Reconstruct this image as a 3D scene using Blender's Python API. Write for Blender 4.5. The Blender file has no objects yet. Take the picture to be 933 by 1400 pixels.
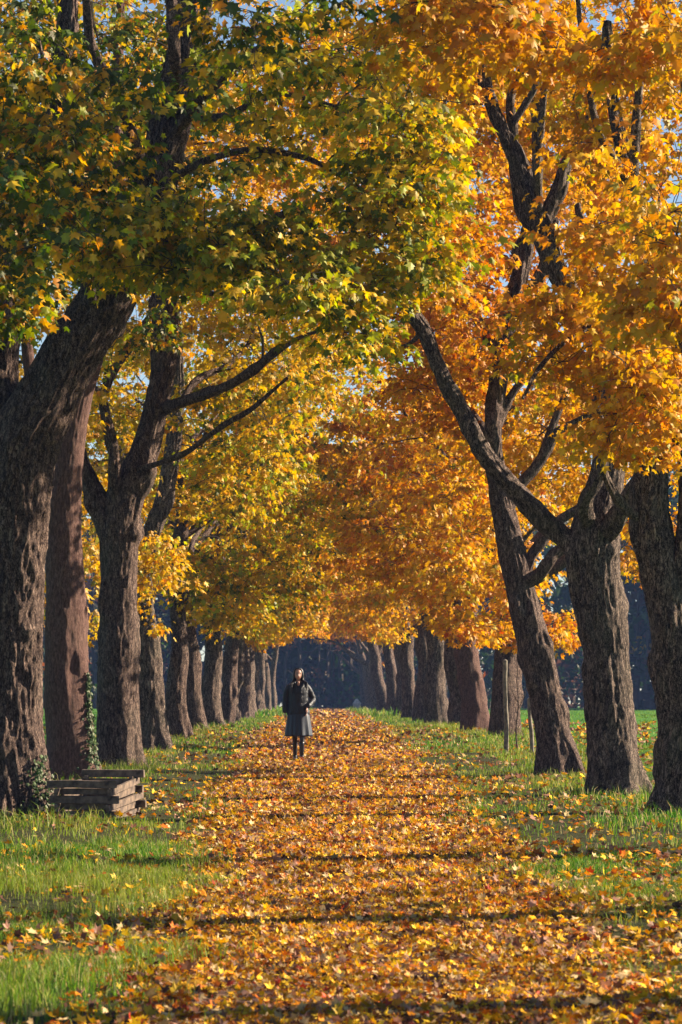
import bpy, bmesh, math, random
import numpy as np
from mathutils import Vector, Matrix, noise as mnoise

random.seed(7)
RNG = np.random.default_rng(11)
SC = bpy.context.scene
COL = SC.collection
R = math.radians

# ------------------------------------------------------------------ camera, sky, sun, exposure
F = 5250.0                       # focal length in pixels of the 933 px wide frame
HZ = 960.0                       # pixel row of the level horizon
cam_d = bpy.data.cameras.new('camera')
cam = bpy.data.objects.new('camera', cam_d)
COL.objects.link(cam)
cam.location = (0, 0, 2.1)
cam.rotation_euler = (R(90), 0, 0)
cam_d.sensor_fit = 'VERTICAL'
cam_d.sensor_height = 36.0
cam_d.lens = 36.0 * F / 1400.0
cam_d.shift_y = (HZ - 700.0) / 1400.0
cam_d.clip_start = 0.5
cam_d.clip_end = 6000
cam_d.dof.use_dof = True
cam_d.dof.focus_distance = 60
cam_d.dof.aperture_fstop = 7.0
SC.camera = cam
CZ = 2.1

SUN_EL = R(27)
SUN_H = Vector((1.0, 0.27, 0)).normalized()          # the way TO the sun, on the ground
w = bpy.data.worlds.new('World')
SC.world = w
w.use_nodes = True
nt = w.node_tree
bg = nt.nodes['Background']
sky = nt.nodes.new('ShaderNodeTexSky')
sky.sky_type = 'NISHITA'
sky.sun_disc = False
sky.sun_elevation = SUN_EL
sky.sun_rotation = math.atan2(SUN_H.x, SUN_H.y)
sky.air_density = .75
sky.dust_density = 0.1
nt.links.new(sky.outputs[0], bg.inputs[0])
bg.inputs[1].default_value = 0.05

sd = bpy.data.lights.new('sun', 'SUN')
sun = bpy.data.objects.new('sun', sd)
COL.objects.link(sun)
sd.energy = 5.0
sd.angle = R(0.5)
sd.color = (1.0, 0.84, 0.64)
dv = Vector((SUN_H.x * math.cos(SUN_EL), SUN_H.y * math.cos(SUN_EL), math.sin(SUN_EL)))
sun.rotation_euler = dv.to_track_quat('Z', 'Y').to_euler()
sun.location = (30, 10, 30)

SC.view_settings.view_transform = 'Standard'
SC.view_settings.look = 'None'
SC.view_settings.exposure = 1.5
SC.view_settings.gamma = 1.0
SC.view_settings.use_curve_mapping = False
cy = SC.cycles
cy.max_bounces = 6
cy.diffuse_bounces = 1
cy.glossy_bounces = 2
cy.transmission_bounces = 4
cy.volume_bounces = 0
cy.transparent_max_bounces = 4
cy.use_denoising = True
cy.denoiser = 'OPENIMAGEDENOISE'
cy.denoising_prefilter = 'ACCURATE'
cy.sample_clamp_indirect = 4

# ------------------------------------------------------------------ helpers
def P(px, py, d):
    return np.array([(px - 466.5) * d / F, d, CZ + (HZ - py) * d / F])

GZ_D = [-60, 0, 23, 30, 40, 52.5, 70, 85, 99, 120, 146, 250, 373, 600, 3000]
GZ_Z = [-2.1, -2.1, -1.95, -1.83, -1.64, -1.40, -1.09, -.90, -.79, -.73, -.70, -.70, -.74, -.95, -2.0]
PX_D = [-60, 0, 25, 30.5, 39, 52.5, 70, 99, 146, 373, 3000]
PX_X = [.75, .55, .33, .26, .12, -.06, -.17, -.40, -.66, -1.0, -1.0]
def smooth_tab(xs, ys):
    q = np.arange(-60, 3000, 1.0)
    v = np.interp(q, xs, ys)
    k = np.hanning(13); k /= k.sum()
    vp = np.pad(v, 6, mode='edge')
    return q, np.convolve(vp, k, 'valid')
GQ, GV = smooth_tab(GZ_D, GZ_Z)
PQ, PV = smooth_tab(PX_D, PX_X)
def gz(d): return CZ + np.interp(d, GQ, GV)
def pxc(d): return np.interp(d, PQ, PV)

def _hash(i, j, k):
    h = (i * 374761393 + j * 668265263 + k * 2147483647 + 1013904223) & 0xFFFFFFFF
    h = ((h ^ (h >> 13)) * 1274126177) & 0xFFFFFFFF
    h = ((h ^ (h >> 16)) * 2246822519) & 0xFFFFFFFF
    return ((h ^ (h >> 15)) & 0xFFFFFF) / float(0xFFFFFF)
def vnoise(x, y, z):
    x, y, z = np.broadcast_arrays(np.asarray(x, float), np.asarray(y, float), np.asarray(z, float))
    i, j, k = np.floor(x).astype(np.int64), np.floor(y).astype(np.int64), np.floor(z).astype(np.int64)
    fx, fy, fz = x - i, y - j, z - k
    fx, fy, fz = [t * t * (3 - 2 * t) for t in (fx, fy, fz)]
    r = 0
    for a in (0, 1):
        for b in (0, 1):
            for c in (0, 1):
                r = r + _hash(i + a, j + b, k + c) * (fx if a else 1 - fx) * (fy if b else 1 - fy) * (fz if c else 1 - fz)
    return r * 2 - 1
def fbm(x, y, z, o=3):
    r = 0; a = 1.0; s = 1.0
    for q in range(o):
        r = r + a * vnoise(x * s + 17 * q, y * s - 9 * q, z * s + 5 * q); a *= .5; s *= 2.03
    return r

def raw_mesh(name, V, loops, starts, totals, col=None, smooth=True):
    me = bpy.data.meshes.new(name)
    V = np.ascontiguousarray(V, np.float32)
    me.vertices.add(len(V)); me.vertices.foreach_set('co', V.ravel())
    me.loops.add(len(loops)); me.loops.foreach_set('vertex_index', np.ascontiguousarray(loops, np.int32))
    me.polygons.add(len(starts))
    me.polygons.foreach_set('loop_start', np.ascontiguousarray(starts, np.int32))
    me.polygons.foreach_set('loop_total', np.ascontiguousarray(totals, np.int32))
    me.polygons.foreach_set('use_smooth', np.full(len(starts), smooth, bool))
    if col is not None:
        at = me.color_attributes.new('tint', 'FLOAT_COLOR', 'POINT')
        c = np.ones((len(V), 4), np.float32); c[:, :3] = col
        at.data.foreach_set('color', c.ravel())
    me.update(calc_edges=True)
    me.validate()
    return me

def link(name, me, mat, parent=None):
    o = bpy.data.objects.new(name, me)
    COL.objects.link(o)
    if mat is not None:
        me.materials.append(mat)
    if parent is not None:
        o.parent = parent
        o.location = -Vector(parent.location)
    return o

def empty(name, loc, label, cat, group=None):
    o = bpy.data.objects.new(name, None)
    COL.objects.link(o)
    o.empty_display_size = .3
    o.location = [float(v) for v in loc]
    o['label'] = label; o['category'] = cat
    if group: o['group'] = group
    return o

def tag(o, label=None, cat=None, group=None, kind=None):
    if label: o['label'] = label
    if cat: o['category'] = cat
    if group: o['group'] = group
    if kind: o['kind'] = kind
    return o

def quads_mesh(name, V, Q, smooth=True, col=None):
    Q = np.asarray(Q)
    n = len(Q); k = Q.shape[1]
    return raw_mesh(name, V, Q.ravel(), np.arange(n) * k, np.full(n, k), col, smooth)

# ------------------------------------------------------------------ tubes (trunks, limbs, twigs)
def catmull(pts, n_per=8):
    pts = np.asarray(pts, float)
    if len(pts) < 3: 
        t = np.linspace(0, 1, n_per + 1)[:, None]
        return pts[0] * (1 - t) + pts[-1] * t
    p = np.vstack([2 * pts[0] - pts[1], pts, 2 * pts[-1] - pts[-2]])
    out = []
    for i in range(1, len(p) - 2):
        for t in np.linspace(0, 1, n_per, endpoint=False):
            out.append(.5 * ((2 * p[i]) + (p[i + 1] - p[i - 1]) * t + (2 * p[i - 1] - 5 * p[i] + 4 * p[i + 1] - p[i + 2]) * t * t + (-p[i - 1] + 3 * p[i] - 3 * p[i + 1] + p[i + 2]) * t ** 3))
    out.append(p[-2])
    return np.array(out)

def resample(C, step):
    s = np.r_[0, np.cumsum(np.linalg.norm(np.diff(C[:, :3], axis=0), axis=1))]
    n = max(2, int(math.ceil(s[-1] / step)) + 1)
    q = np.linspace(0, s[-1], n)
    return np.stack([np.interp(q, s, C[:, i]) for i in range(C.shape[1])], 1), q

def frames(C):
    T = np.gradient(C, axis=0); T /= np.linalg.norm(T, axis=1)[:, None] + 1e-9
    N = np.zeros_like(T)
    a = np.array([0, -1, 0.0]) if abs(T[0][1]) < .8 else np.array([1, 0, 0.0])
    n = a - T[0] * a.dot(T[0]); n /= np.linalg.norm(n); N[0] = n
    for i in range(1, len(C)):
        n = N[i - 1] - T[i] * N[i - 1].dot(T[i]); n /= np.linalg.norm(n) + 1e-9; N[i] = n
    return T, N, np.cross(T, N)

class MB:
    def __init__(s): s.V = []; s.Q = []; s.n = 0
    def add(s, V, Q):
        s.V.append(np.asarray(V, float)); s.Q.append(np.asarray(Q) + s.n); s.n += len(V)
    def build(s, name, mat, parent=None, smooth=True):
        return link(name, quads_mesh(name, np.vstack(s.V), np.vstack(s.Q), smooth), mat, parent)

def bark_tube(mb, pts, rad, step, nseg, amp=.02, seed=0.0, burl=.04, flare=0.0, furrow=19.0, cap=True):
    """pts: skeleton points, rad: radius at each; a swept tube with furrows, burls and (flare) root buttresses"""
    C = catmull(np.c_[np.asarray(pts, float), np.asarray(rad, float)], 8)
    C, s = resample(C, step)
    r = np.maximum(C[:, 3], .002); C = C[:, :3]
    T, N, B = frames(C)
    a = np.linspace(0, 2 * math.pi, nseg, endpoint=False)
    ca, sa = np.cos(a)[None, :, None], np.sin(a)[None, :, None]
    D = N[:, None, :] * ca + B[:, None, :] * sa
    rr = np.repeat(r[:, None], nseg, 1)
    A = np.repeat(a[None], len(C), 0); S = np.repeat(s[:, None], nseg, 1)
    X = np.cos(A); Y = np.sin(A)
    big = fbm(X * .9 + seed, Y * .9 - seed, S * .9 + seed, 2)
    rr = rr * (1 + .09 * big) 
    if burl:
        b = np.clip(fbm(X * 1.3 + seed * 3, Y * 1.3, S * 1.7 - seed, 2) - .35, 0, 1)
        rr = rr + burl * b * 2.2
    if amp:
        R0 = r.mean()
        warp = vnoise(X * 2 + seed, Y * 2, S * 1.3) * .5
        f = R0 * furrow
        n1 = vnoise((X + warp * .25) * f + seed, (Y + warp * .25) * f, S * furrow * .20)
        n2 = vnoise(X * f * 2.1, Y * f * 2.1 + seed, S * furrow * .45)
        rr = rr + amp * ((1 - np.abs(n1)) ** 2 - .45) + amp * .5 * n2
    if flare:
        h = np.exp(-S / .36) * 1.5
        lobes = .55 + .45 * np.sin(A * 5 + seed * 5 + 1.2 * np.sin(A * 2 + seed)) 
        rr = rr + flare * h * lobes + flare * .35 * np.exp(-S / 1.3)
    V = C[:, None, :] + D * rr[..., None]
    n, m = len(C), nseg
    idx = np.arange(n * m).reshape(n, m)
    q = np.stack([idx[:-1], np.roll(idx[:-1], -1, 1), np.roll(idx[1:], -1, 1), idx[1:]], -1).reshape(-1, 4)
    V = V.reshape(-1, 3)
    mb.add(V, q)
    if cap:
        V2 = np.vstack([V[-m:], C[-1] + T[-1] * r[-1] * .6])
        q2 = np.stack([np.arange(m), np.roll(np.arange(m), -1), np.full(m, m), np.full(m, m)], 1)
        mb.tri = getattr(mb, 'tri', [])
        # a small closing ring, shrunk twice, keeps every face a quad
        ring1 = C[-1] + (V[-m:] - C[-1]) * .5 + T[-1] * r[-1] * .35
        ring2 = C[-1] + (V[-m:] - C[-1]) * .03 + T[-1] * r[-1] * .5
        W = np.vstack([V[-m:], ring1, ring2]); k = np.arange(3 * m).reshape(3, m)
        mb.add(W, np.stack([k[:-1], np.roll(k[:-1], -1, 1), np.roll(k[1:], -1, 1), k[1:]], -1).reshape(-1, 4))
    return C, r

def thin_tubes(mb, segs, nseg=5):
    """many thin twigs: each (points, radii)"""
    a = np.linspace(0, 2 * math.pi, nseg, endpoint=False)
    for C, r in segs:
        T, N, B = frames(C)
        V = C[:, None, :] + (N[:, None] * np.cos(a)[None, :, None] + B[:, None] * np.sin(a)[None, :, None]) * r[:, None, None]
        n = len(C); idx = np.arange(n * nseg).reshape(n, nseg)
        q = np.stack([idx[:-1], np.roll(idx[:-1], -1, 1), np.roll(idx[1:], -1, 1), idx[1:]], -1).reshape(-1, 4)
        mb.add(V.reshape(-1, 3), q)

# ------------------------------------------------------------------ materials
def new_mat(name):
    m = bpy.data.materials.new(name); m.use_nodes = True
    t = m.node_tree; t.nodes.clear()
    out = t.nodes.new('ShaderNodeOutputMaterial')
    return m, t, out
def N_(t, kind, **kw):
    n = t.nodes.new(kind)
    for k, v in kw.items(): setattr(n, k, v)
    return n
def ramp(t, stops):
    n = t.nodes.new('ShaderNodeValToRGB'); e = n.color_ramp.elements
    while len(e) > 1: e.remove(e[-1])
    e[0].position = stops[0][0]; e[0].color = (*stops[0][1], 1)
    for p, c in stops[1:]:
        x = e.new(p); x.color = (*c, 1)
    return n

def leaf_mat(name, transl=.5, gloss=.06):
    m, t, out = new_mat(name)
    at = N_(t, 'ShaderNodeAttribute', attribute_name='tint')
    df = N_(t, 'ShaderNodeBsdfDiffuse'); tr = N_(t, 'ShaderNodeBsdfTranslucent')
    gl = N_(t, 'ShaderNodeBsdfGlossy'); gl.inputs['Roughness'].default_value = .5; gl.inputs['Color'].default_value = (.9, .85, .75, 1)
    t.links.new(at.outputs['Color'], df.inputs[0])
    hs = N_(t, 'ShaderNodeHueSaturation'); hs.inputs['Saturation'].default_value = 1.1; hs.inputs['Value'].default_value = 1.15
    t.links.new(at.outputs['Color'], hs.inputs['Color']); t.links.new(hs.outputs[0], tr.inputs[0])
    mx = N_(t, 'ShaderNodeMixShader'); mx.inputs[0].default_value = transl
    t.links.new(df.outputs[0], mx.inputs[1]); t.links.new(tr.outputs[0], mx.inputs[2])
    m2 = N_(t, 'ShaderNodeMixShader'); m2.inputs[0].default_value = gloss
    t.links.new(mx.outputs[0], m2.inputs[1]); t.links.new(gl.outputs[0], m2.inputs[2])
    t.links.new(m2.outputs[0], out.inputs[0])
    return m

def bark_mat(name, c_dark, c_mid, c_light, scale=9.0, bump=.9, moss=.25):
    m, t, out = new_mat(name)
    tc = N_(t, 'ShaderNodeTexCoord')
    mp = N_(t, 'ShaderNodeMapping'); mp.inputs['Scale'].default_value = (1, 1, .30)
    t.links.new(tc.outputs['Object'], mp.inputs[0])
    n1 = N_(t, 'ShaderNodeTexNoise'); n1.inputs['Scale'].default_value = scale * 1.6; n1.inputs['Detail'].default_value = 8; n1.inputs['Roughness'].default_value = .65
    t.links.new(mp.outputs[0], n1.inputs['Vector'])
    vo = N_(t, 'ShaderNodeTexVoronoi', feature='DISTANCE_TO_EDGE'); vo.inputs['Scale'].default_value = scale * 1.6
    mxv = N_(t, 'ShaderNodeMixRGB'); mxv.inputs[0].default_value = .30
    t.links.new(mp.outputs[0], mxv.inputs[1]); t.links.new(n1.outputs['Color'], mxv.inputs[2]); t.links.new(mxv.outputs[0], vo.inputs['Vector'])
    n2 = N_(t, 'ShaderNodeTexNoise'); n2.inputs['Scale'].default_value = 1.6; n2.inputs['Detail'].default_value = 5
    t.links.new(tc.outputs['Object'], n2.inputs['Vector'])
    ma = N_(t, 'ShaderNodeMath', operation='MULTIPLY_ADD'); ma.inputs[1].default_value = .34; 
    cr = N_(t, 'ShaderNodeMath', operation='MULTIPLY', use_clamp=True); cr.inputs[1].default_value = 5.0
    t.links.new(vo.outputs['Distance'], cr.inputs[0]); t.links.new(cr.outputs[0], ma.inputs[0])
    mb_ = N_(t, 'ShaderNodeMath', operation='MULTIPLY'); mb_.inputs[1].default_value = .80
    t.links.new(n1.outputs['Fac'], mb_.inputs[0]); t.links.new(mb_.outputs[0], ma.inputs[2])
    rp = ramp(t, [(.42, c_dark), (.60, c_mid), (.86, c_light)])
    t.links.new(ma.outputs[0], rp.inputs[0])
    # broad patches of grey-green lichen and darker wet bark
    rl = ramp(t, [(.52, (0, 0, 0)), (.68, (1, 1, 1))]); t.links.new(n2.outputs['Fac'], rl.inputs[0])
    mo = N_(t, 'ShaderNodeMixRGB'); mo.inputs[2].default_value = (.17, .17, .11, 1)
    mm = N_(t, 'ShaderNodeMath', operation='MULTIPLY'); mm.inputs[1].default_value = moss
    t.links.new(rl.outputs[0], mm.inputs[0]); t.links.new(mm.outputs[0], mo.inputs[0]); t.links.new(rp.outputs[0], mo.inputs[1])
    bs = N_(t, 'ShaderNodeBsdfPrincipled'); bs.inputs['Roughness'].default_value = .9; bs.inputs['Specular IOR Level'].default_value = .2
    t.links.new(mo.outputs[0], bs.inputs['Base Color'])
    bp = N_(t, 'ShaderNodeBump'); bp.inputs['Strength'].default_value = bump; bp.inputs['Distance'].default_value = .03
    t.links.new(ma.outputs[0], bp.inputs['Height']); t.links.new(bp.outputs[0], bs.inputs['Normal'])
    t.links.new(bs.outputs[0], out.inputs[0])
    return m

M = {}
M['leaf'] = leaf_mat('autumn_leaf', .46, .03)
M['litter'] = leaf_mat('fallen_leaf', .2, .02)
M['blade'] = leaf_mat('grass_blade', .4, .02)
M['ivy'] = leaf_mat('ivy_leaf', .15, .04)
M['bark_brown'] = bark_mat('bark_brown', (.012, .007, .007), (.095, .060, .050), (.36, .25, .195), 14, 1.0, .12)
M['bark_grey'] = bark_mat('bark_grey', (.012, .008, .008), (.095, .067, .054), (.37, .27, .21), 13, 1.0, .22)
M['bark_red'] = bark_mat('bark_red', (.03, .014, .013), (.13, .066, .055), (.27, .165, .13), 22, .6, .06)
M['twig'] = bark_mat('twig_bark', (.02, .015, .012), (.06, .045, .035), (.12, .09, .07), 20, .3, .3)

def simple(name, col, rough=.7, var=.15, scale=20, bump=.2, spec=.3, sheen=0):
    m, t, out = new_mat(name)
    tc = N_(t, 'ShaderNodeTexCoord'); n = N_(t, 'ShaderNodeTexNoise'); n.inputs['Scale'].default_value = scale; n.inputs['Detail'].default_value = 6
    t.links.new(tc.outputs['Object'], n.inputs['Vector'])
    lo = tuple(c * (1 - var) for c in col); hi = tuple(min(1, c * (1 + var)) for c in col)
    rp = ramp(t, [(.3, lo), (.7, hi)]); t.links.new(n.outputs['Fac'], rp.inputs[0])
    bs = N_(t, 'ShaderNodeBsdfPrincipled'); bs.inputs['Roughness'].default_value = rough; bs.inputs['Specular IOR Level'].default_value = spec
    bs.inputs['Sheen Weight'].default_value = sheen
    t.links.new(rp.outputs[0], bs.inputs['Base Color'])
    if bump:
        bp = N_(t, 'ShaderNodeBump'); bp.inputs['Strength'].default_value = bump; bp.inputs['Distance'].default_value = .01
        t.links.new(n.outputs['Fac'], bp.inputs['Height']); t.links.new(bp.outputs[0], bs.inputs['Normal'])
    t.links.new(bs.outputs[0], out.inputs[0])
    return m

def wood_mat(name, c0, c1):
    m, t, out = new_mat(name)
    tc = N_(t, 'ShaderNodeTexCoord'); mp = N_(t, 'ShaderNodeMapping'); mp.inputs['Scale'].default_value = (2, 30, 30)
    t.links.new(tc.outputs['Generated'], mp.inputs[0])
    n = N_(t, 'ShaderNodeTexNoise'); n.inputs['Scale'].default_value = 1.0; n.inputs['Detail'].default_value = 7
    t.links.new(tc.outputs['Object'], n.inputs['Vector']); n.inputs['Scale'].default_value = 14
    rp = ramp(t, [(.3, c0), (.75, c1)]); t.links.new(n.outputs['Fac'], rp.inputs[0])
    bs = N_(t, 'ShaderNodeBsdfPrincipled'); bs.inputs['Roughness'].default_value = .85
    t.links.new(rp.outputs[0], bs.inputs['Base Color'])
    bp = N_(t, 'ShaderNodeBump'); bp.inputs['Strength'].default_value = .5; bp.inputs['Distance'].default_value = .01
    t.links.new(n.outputs['Fac'], bp.inputs['Height']); t.links.new(bp.outputs[0], bs.inputs['Normal'])
    t.links.new(bs.outputs[0], out.inputs[0])
    return m
M['plank'] = wood_mat('weathered_plank', (.045, .030, .024), (.25, .175, .12))
M['stake'] = wood_mat('stake_wood', (.10, .08, .06), (.30, .25, .18))

# ------------------------------------------------------------------ ground and path
def ground_mat():
    m, t, out = new_mat('meadow_soil')
    ge = N_(t, 'ShaderNodeNewGeometry')
    n1 = N_(t, 'ShaderNodeTexNoise'); n1.inputs['Scale'].default_value = .35; n1.inputs['Detail'].default_value = 6
    n2 = N_(t, 'ShaderNodeTexNoise'); n2.inputs['Scale'].default_value = 9; n2.inputs['Detail'].default_value = 8; n2.inputs['Roughness'].default_value = .7
    for n in (n1, n2): t.links.new(ge.outputs['Position'], n.inputs['Vector'])
    g = ramp(t, [(.3, (.05, .14, .015)), (.55, (.085, .23, .025)), (.75, (.13, .27, .035))]); t.links.new(n1.outputs['Fac'], g.inputs[0])
    sx = N_(t, 'ShaderNodeSeparateXYZ'); t.links.new(ge.outputs['Position'], sx.inputs[0])
    ab = N_(t, 'ShaderNodeMath', operation='ABSOLUTE'); t.links.new(sx.outputs['X'], ab.inputs[0])
    ad = N_(t, 'ShaderNodeMath', operation='ADD'); t.links.new(ab.outputs[0], ad.inputs[0]); t.links.new(n1.outputs['Fac'], ad.inputs[1])
    mr = N_(t, 'ShaderNodeMapRange'); mr.inputs['From Min'].default_value = 4.6; mr.inputs['From Max'].default_value = 6.5; t.links.new(ad.outputs[0], mr.inputs['Value'])
    vs = ramp(t, [(.3, (.035, .05, .014)), (.6, (.06, .055, .022)), (.8, (.05, .09, .02))]); t.links.new(n2.outputs['Fac'], vs.inputs[0])
    mg = N_(t, 'ShaderNodeMixRGB'); t.links.new(mr.outputs[0], mg.inputs[0]); t.links.new(vs.outputs[0], mg.inputs[1]); t.links.new(g.outputs[0], mg.inputs[2]); g = mg
    g2 = ramp(t, [(.3, (.45, .45, .45)), (.7, (1.3, 1.3, 1.3))]); t.links.new(n2.outputs['Fac'], g2.inputs[0])
    mu = N_(t, 'ShaderNodeMixRGB', blend_type='MULTIPLY'); mu.inputs[0].default_value = 1
    t.links.new(g.outputs[0], mu.inputs[1]); t.links.new(g2.outputs[0], mu.inputs[2])
    bs = N_(t, 'ShaderNodeBsdfPrincipled'); bs.inputs['Roughness'].default_value = .95; bs.inputs['Specular IOR Level'].default_value = .1
    t.links.new(mu.outputs[0], bs.inputs['Base Color'])
    bp = N_(t, 'ShaderNodeBump'); bp.inputs['Strength'].default_value = .8; bp.inputs['Distance'].default_value = .06
    t.links.new(n2.outputs['Fac'], bp.inputs['Height']); t.links.new(bp.outputs[0], bs.inputs['Normal'])
    t.links.new(bs.outputs[0], out.inputs[0])
    return m
def path_mat():
    m, t, out = new_mat('leafy_earth')
    ge = N_(t, 'ShaderNodeNewGeometry')
    vo = N_(t, 'ShaderNodeTexVoronoi'); vo.inputs['Scale'].default_value = 9
    n2 = N_(t, 'ShaderNodeTexNoise'); n2.inputs['Scale'].default_value = 5; n2.inputs['Detail'].default_value = 8
    for n in (vo, n2): t.links.new(ge.outputs['Position'], n.inputs['Vector'])
    sp = N_(t, 'ShaderNodeSeparateColor'); t.links.new(vo.outputs['Color'], sp.inputs[0])
    g = ramp(t, [(0, (.03, .017, .016)), (.35, (.075, .04, .032)), (.7, (.13, .065, .045)), (1, (.24, .12, .06))]); t.links.new(sp.outputs[0], g.inputs[0])
    bs = N_(t, 'ShaderNodeBsdfPrincipled'); bs.inputs['Roughness'].default_value = .9; bs.inputs['Specular IOR Level'].default_value = .15
    t.links.new(g.outputs[0], bs.inputs['Base Color'])
    bp = N_(t, 'ShaderNodeBump'); bp.inputs['Strength'].default_value = 1; bp.inputs['Distance'].default_value = .05
    t.links.new(n2.outputs['Fac'], bp.inputs['Height']); t.links.new(bp.outputs[0], bs.inputs['Normal'])
    t.links.new(bs.outputs[0], out.inputs[0])
    return m

rows = np.unique(np.r_[np.arange(-40, 130, .5), np.arange(130, 420, 4), np.geomspace(420, 900, 12)])
xs = np.r_[-np.geomspace(8, 900, 24)[::-1], np.arange(-7.5, 7.6, .25), np.geomspace(8, 900, 24)]
def ground_height(x, y):
    off = np.abs(x - pxc(y))
    k = np.clip((off - 2.0) / 1.5, 0, 1)
    side = np.clip((off - 1.7) / 1.2, 0, 1)
    n = fbm(x * .5, y * .5, 3.3, 3) * .05 * k + fbm(x * .03, y * .03, 1, 2) * .18 * np.clip((off - 9) / 20, 0, 1)
    return gz(y) + side * .05 + n
Yg, Xg = np.meshgrid(rows, xs, indexing='ij')
Vg = np.stack([Xg, Yg, ground_height(Xg, Yg)], -1).reshape(-1, 3)
idx = np.arange(len(rows) * len(xs)).reshape(len(rows), len(xs))
Qg = np.stack([idx[:-1, :-1], idx[:-1, 1:], idx[1:, 1:], idx[1:, :-1]], -1).reshape(-1, 4)
tag(link('ground', quads_mesh('ground', Vg, Qg), ground_mat()), kind='structure')
rp_ = rows[(rows < 420)]
cols = np.linspace(-1.6, 1.6, 9)
Yp, Xp = np.meshgrid(rp_, cols, indexing='ij')
wob = fbm(Yp * .6, np.sign(Xp) * 7, 0, 2) * .18 * (np.abs(Xp) / 1.6)
Xw = pxc(Yp) + Xp + wob
Vp = np.stack([Xw, Yp, gz(Yp) + .012 + 0 * Xw], -1).reshape(-1, 3)
idx = np.arange(len(rp_) * 9).reshape(len(rp_), 9)
Qp = np.stack([idx[:-1, :-1], idx[:-1, 1:], idx[1:, 1:], idx[1:, :-1]], -1).reshape(-1, 4)
tag(link('path', quads_mesh('path', Vp, Qp), path_mat()), kind='structure')

# ------------------------------------------------------------------ leaves
def leaf_template(detail):
    if detail == 2:   # five-lobed maple blade, fan round a hub
        o = [(0, 0), (.16, .06), (.46, .06), (.30, .26), (.36, .36), (.58, .66), (.32, .62), (.18, .64), (0, 1.02),
             (-.18, .64), (-.32, .62), (-.58, .66), (-.36, .36), (-.30, .26), (-.46, .06), (-.16, .06)]
        c = (0, .34)
    elif detail == 1:
        o = [(0, 0), (.44, .1), (.26, .34), (.52, .68), (.17, .62), (0, 1.0), (-.17, .62), (-.52, .68), (-.26, .34), (-.44, .1)]
        c = (0, .34)
    else:
        V = np.array([(0, 0, 0), (.48, .38, -.1), (.1, .55, .03), (0, 1, -.14), (-.48, .5, -.1)], float)
        return V, np.array([[0, 1, 2], [0, 2, 4], [2, 3, 4]]), np.zeros(5)
    V = np.array([(c[0], c[1], 0)] + [(x, y, 0) for x, y in o], float)
    V[:, 2] = -.28 * np.abs(V[:, 0]) ** 1.3 - .22 * np.clip(V[:, 1] - .4, 0, 1) ** 1.5 
    n = len(o)
    T = np.array([[0, 1 + i, 1 + (i + 1) % n] for i in range(n)])
    e = np.r_[0, np.ones(n)]
    return V, T, e
TPL = {k: leaf_template(k) for k in (0, 1, 2)}

def leaves_arrays(pos, tip, nrm, size, col, detail, curl=None):
    V, T, e = TPL[detail]
    tip = tip / (np.linalg.norm(tip, axis=1)[:, None] + 1e-9)
    nrm = nrm - tip * (nrm * tip).sum(1)[:, None]
    nrm /= np.linalg.norm(nrm, axis=1)[:, None] + 1e-9
    sx = np.cross(tip, nrm)
    n = len(pos)
    cz = np.ones(n) if curl is None else curl
    W = pos[:, None] + size[:, None, None] * (V[None, :, 0:1] * sx[:, None] + V[None, :, 1:2] * tip[:, None] + (V[None, :, 2:3] * cz[:, None, None]) * nrm[:, None])
    k = len(V)
    L = (T[None] + (np.arange(n) * k)[:, None, None]).reshape(-1, 3)
    # veins and rim differ a little in tint
    C = col[:, None, :] * (1 - .12 * e[None, :, None])
    return W.reshape(-1, 3), L, C.reshape(-1, 3)

def leaf_mesh(name, chunks):
    Vs, Ls, Cs, n = [], [], [], 0
    for W, L, C in chunks:
        Vs.append(W); Ls.append(L + n); Cs.append(C); n += len(W)
    return quads_mesh(name, np.vstack(Vs), np.vstack(Ls), False, np.vstack(Cs))

def crown_mesh(chunks, mb):
    """leaves (first material) and the twigs that carry them (second) in one mesh"""
    Vs, Ls, Cs, n = [], [], [], 0
    for W, L, C in chunks:
        Vs.append(W); Ls.append(L + n); Cs.append(C); n += len(W)
    L = np.vstack(Ls); nl = len(L)
    TV = np.vstack(mb.V); TQ = np.vstack(mb.Q) + n
    V = np.vstack(Vs + [TV]); C = np.vstack(Cs + [np.full(TV.shape, .05)])
    loops = np.r_[L.ravel(), TQ.ravel()]
    tot = np.r_[np.full(nl, 3), np.full(len(TQ), 4)]
    st = np.r_[0, np.cumsum(tot)[:-1]]
    me = raw_mesh('crown', V, loops, st, tot, C, False)
    mi = np.r_[np.zeros(nl, np.int32), np.ones(len(TQ), np.int32)]
    if len(me.polygons) == len(mi): me.polygons.foreach_set('material_index', mi)
    return me

PAL = {  # linear base colours of leaves
    'green':  (.055, .13, .014), 'dgreen': (.03, .075, .012), 'lime': (.40, .44, .025), 'yellow': (.82, .52, .03), 'gold': (.84, .42, .022),
    'orange': (.80, .29, .018), 'rust': (.56, .15, .02), 'red': (.42, .05, .02), 'brown': (.16, .07, .04), 'pale': (.74, .52, .24), 'pinkish': (.42, .22, .15)}
def pal_pick(rng, n, mix):
    ks = list(mix); p = np.array([mix[k] for k in ks], float); p /= p.sum()
    A = np.array([PAL[k] for k in ks])
    return A[rng.choice(len(ks), n, p=p)]

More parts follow.
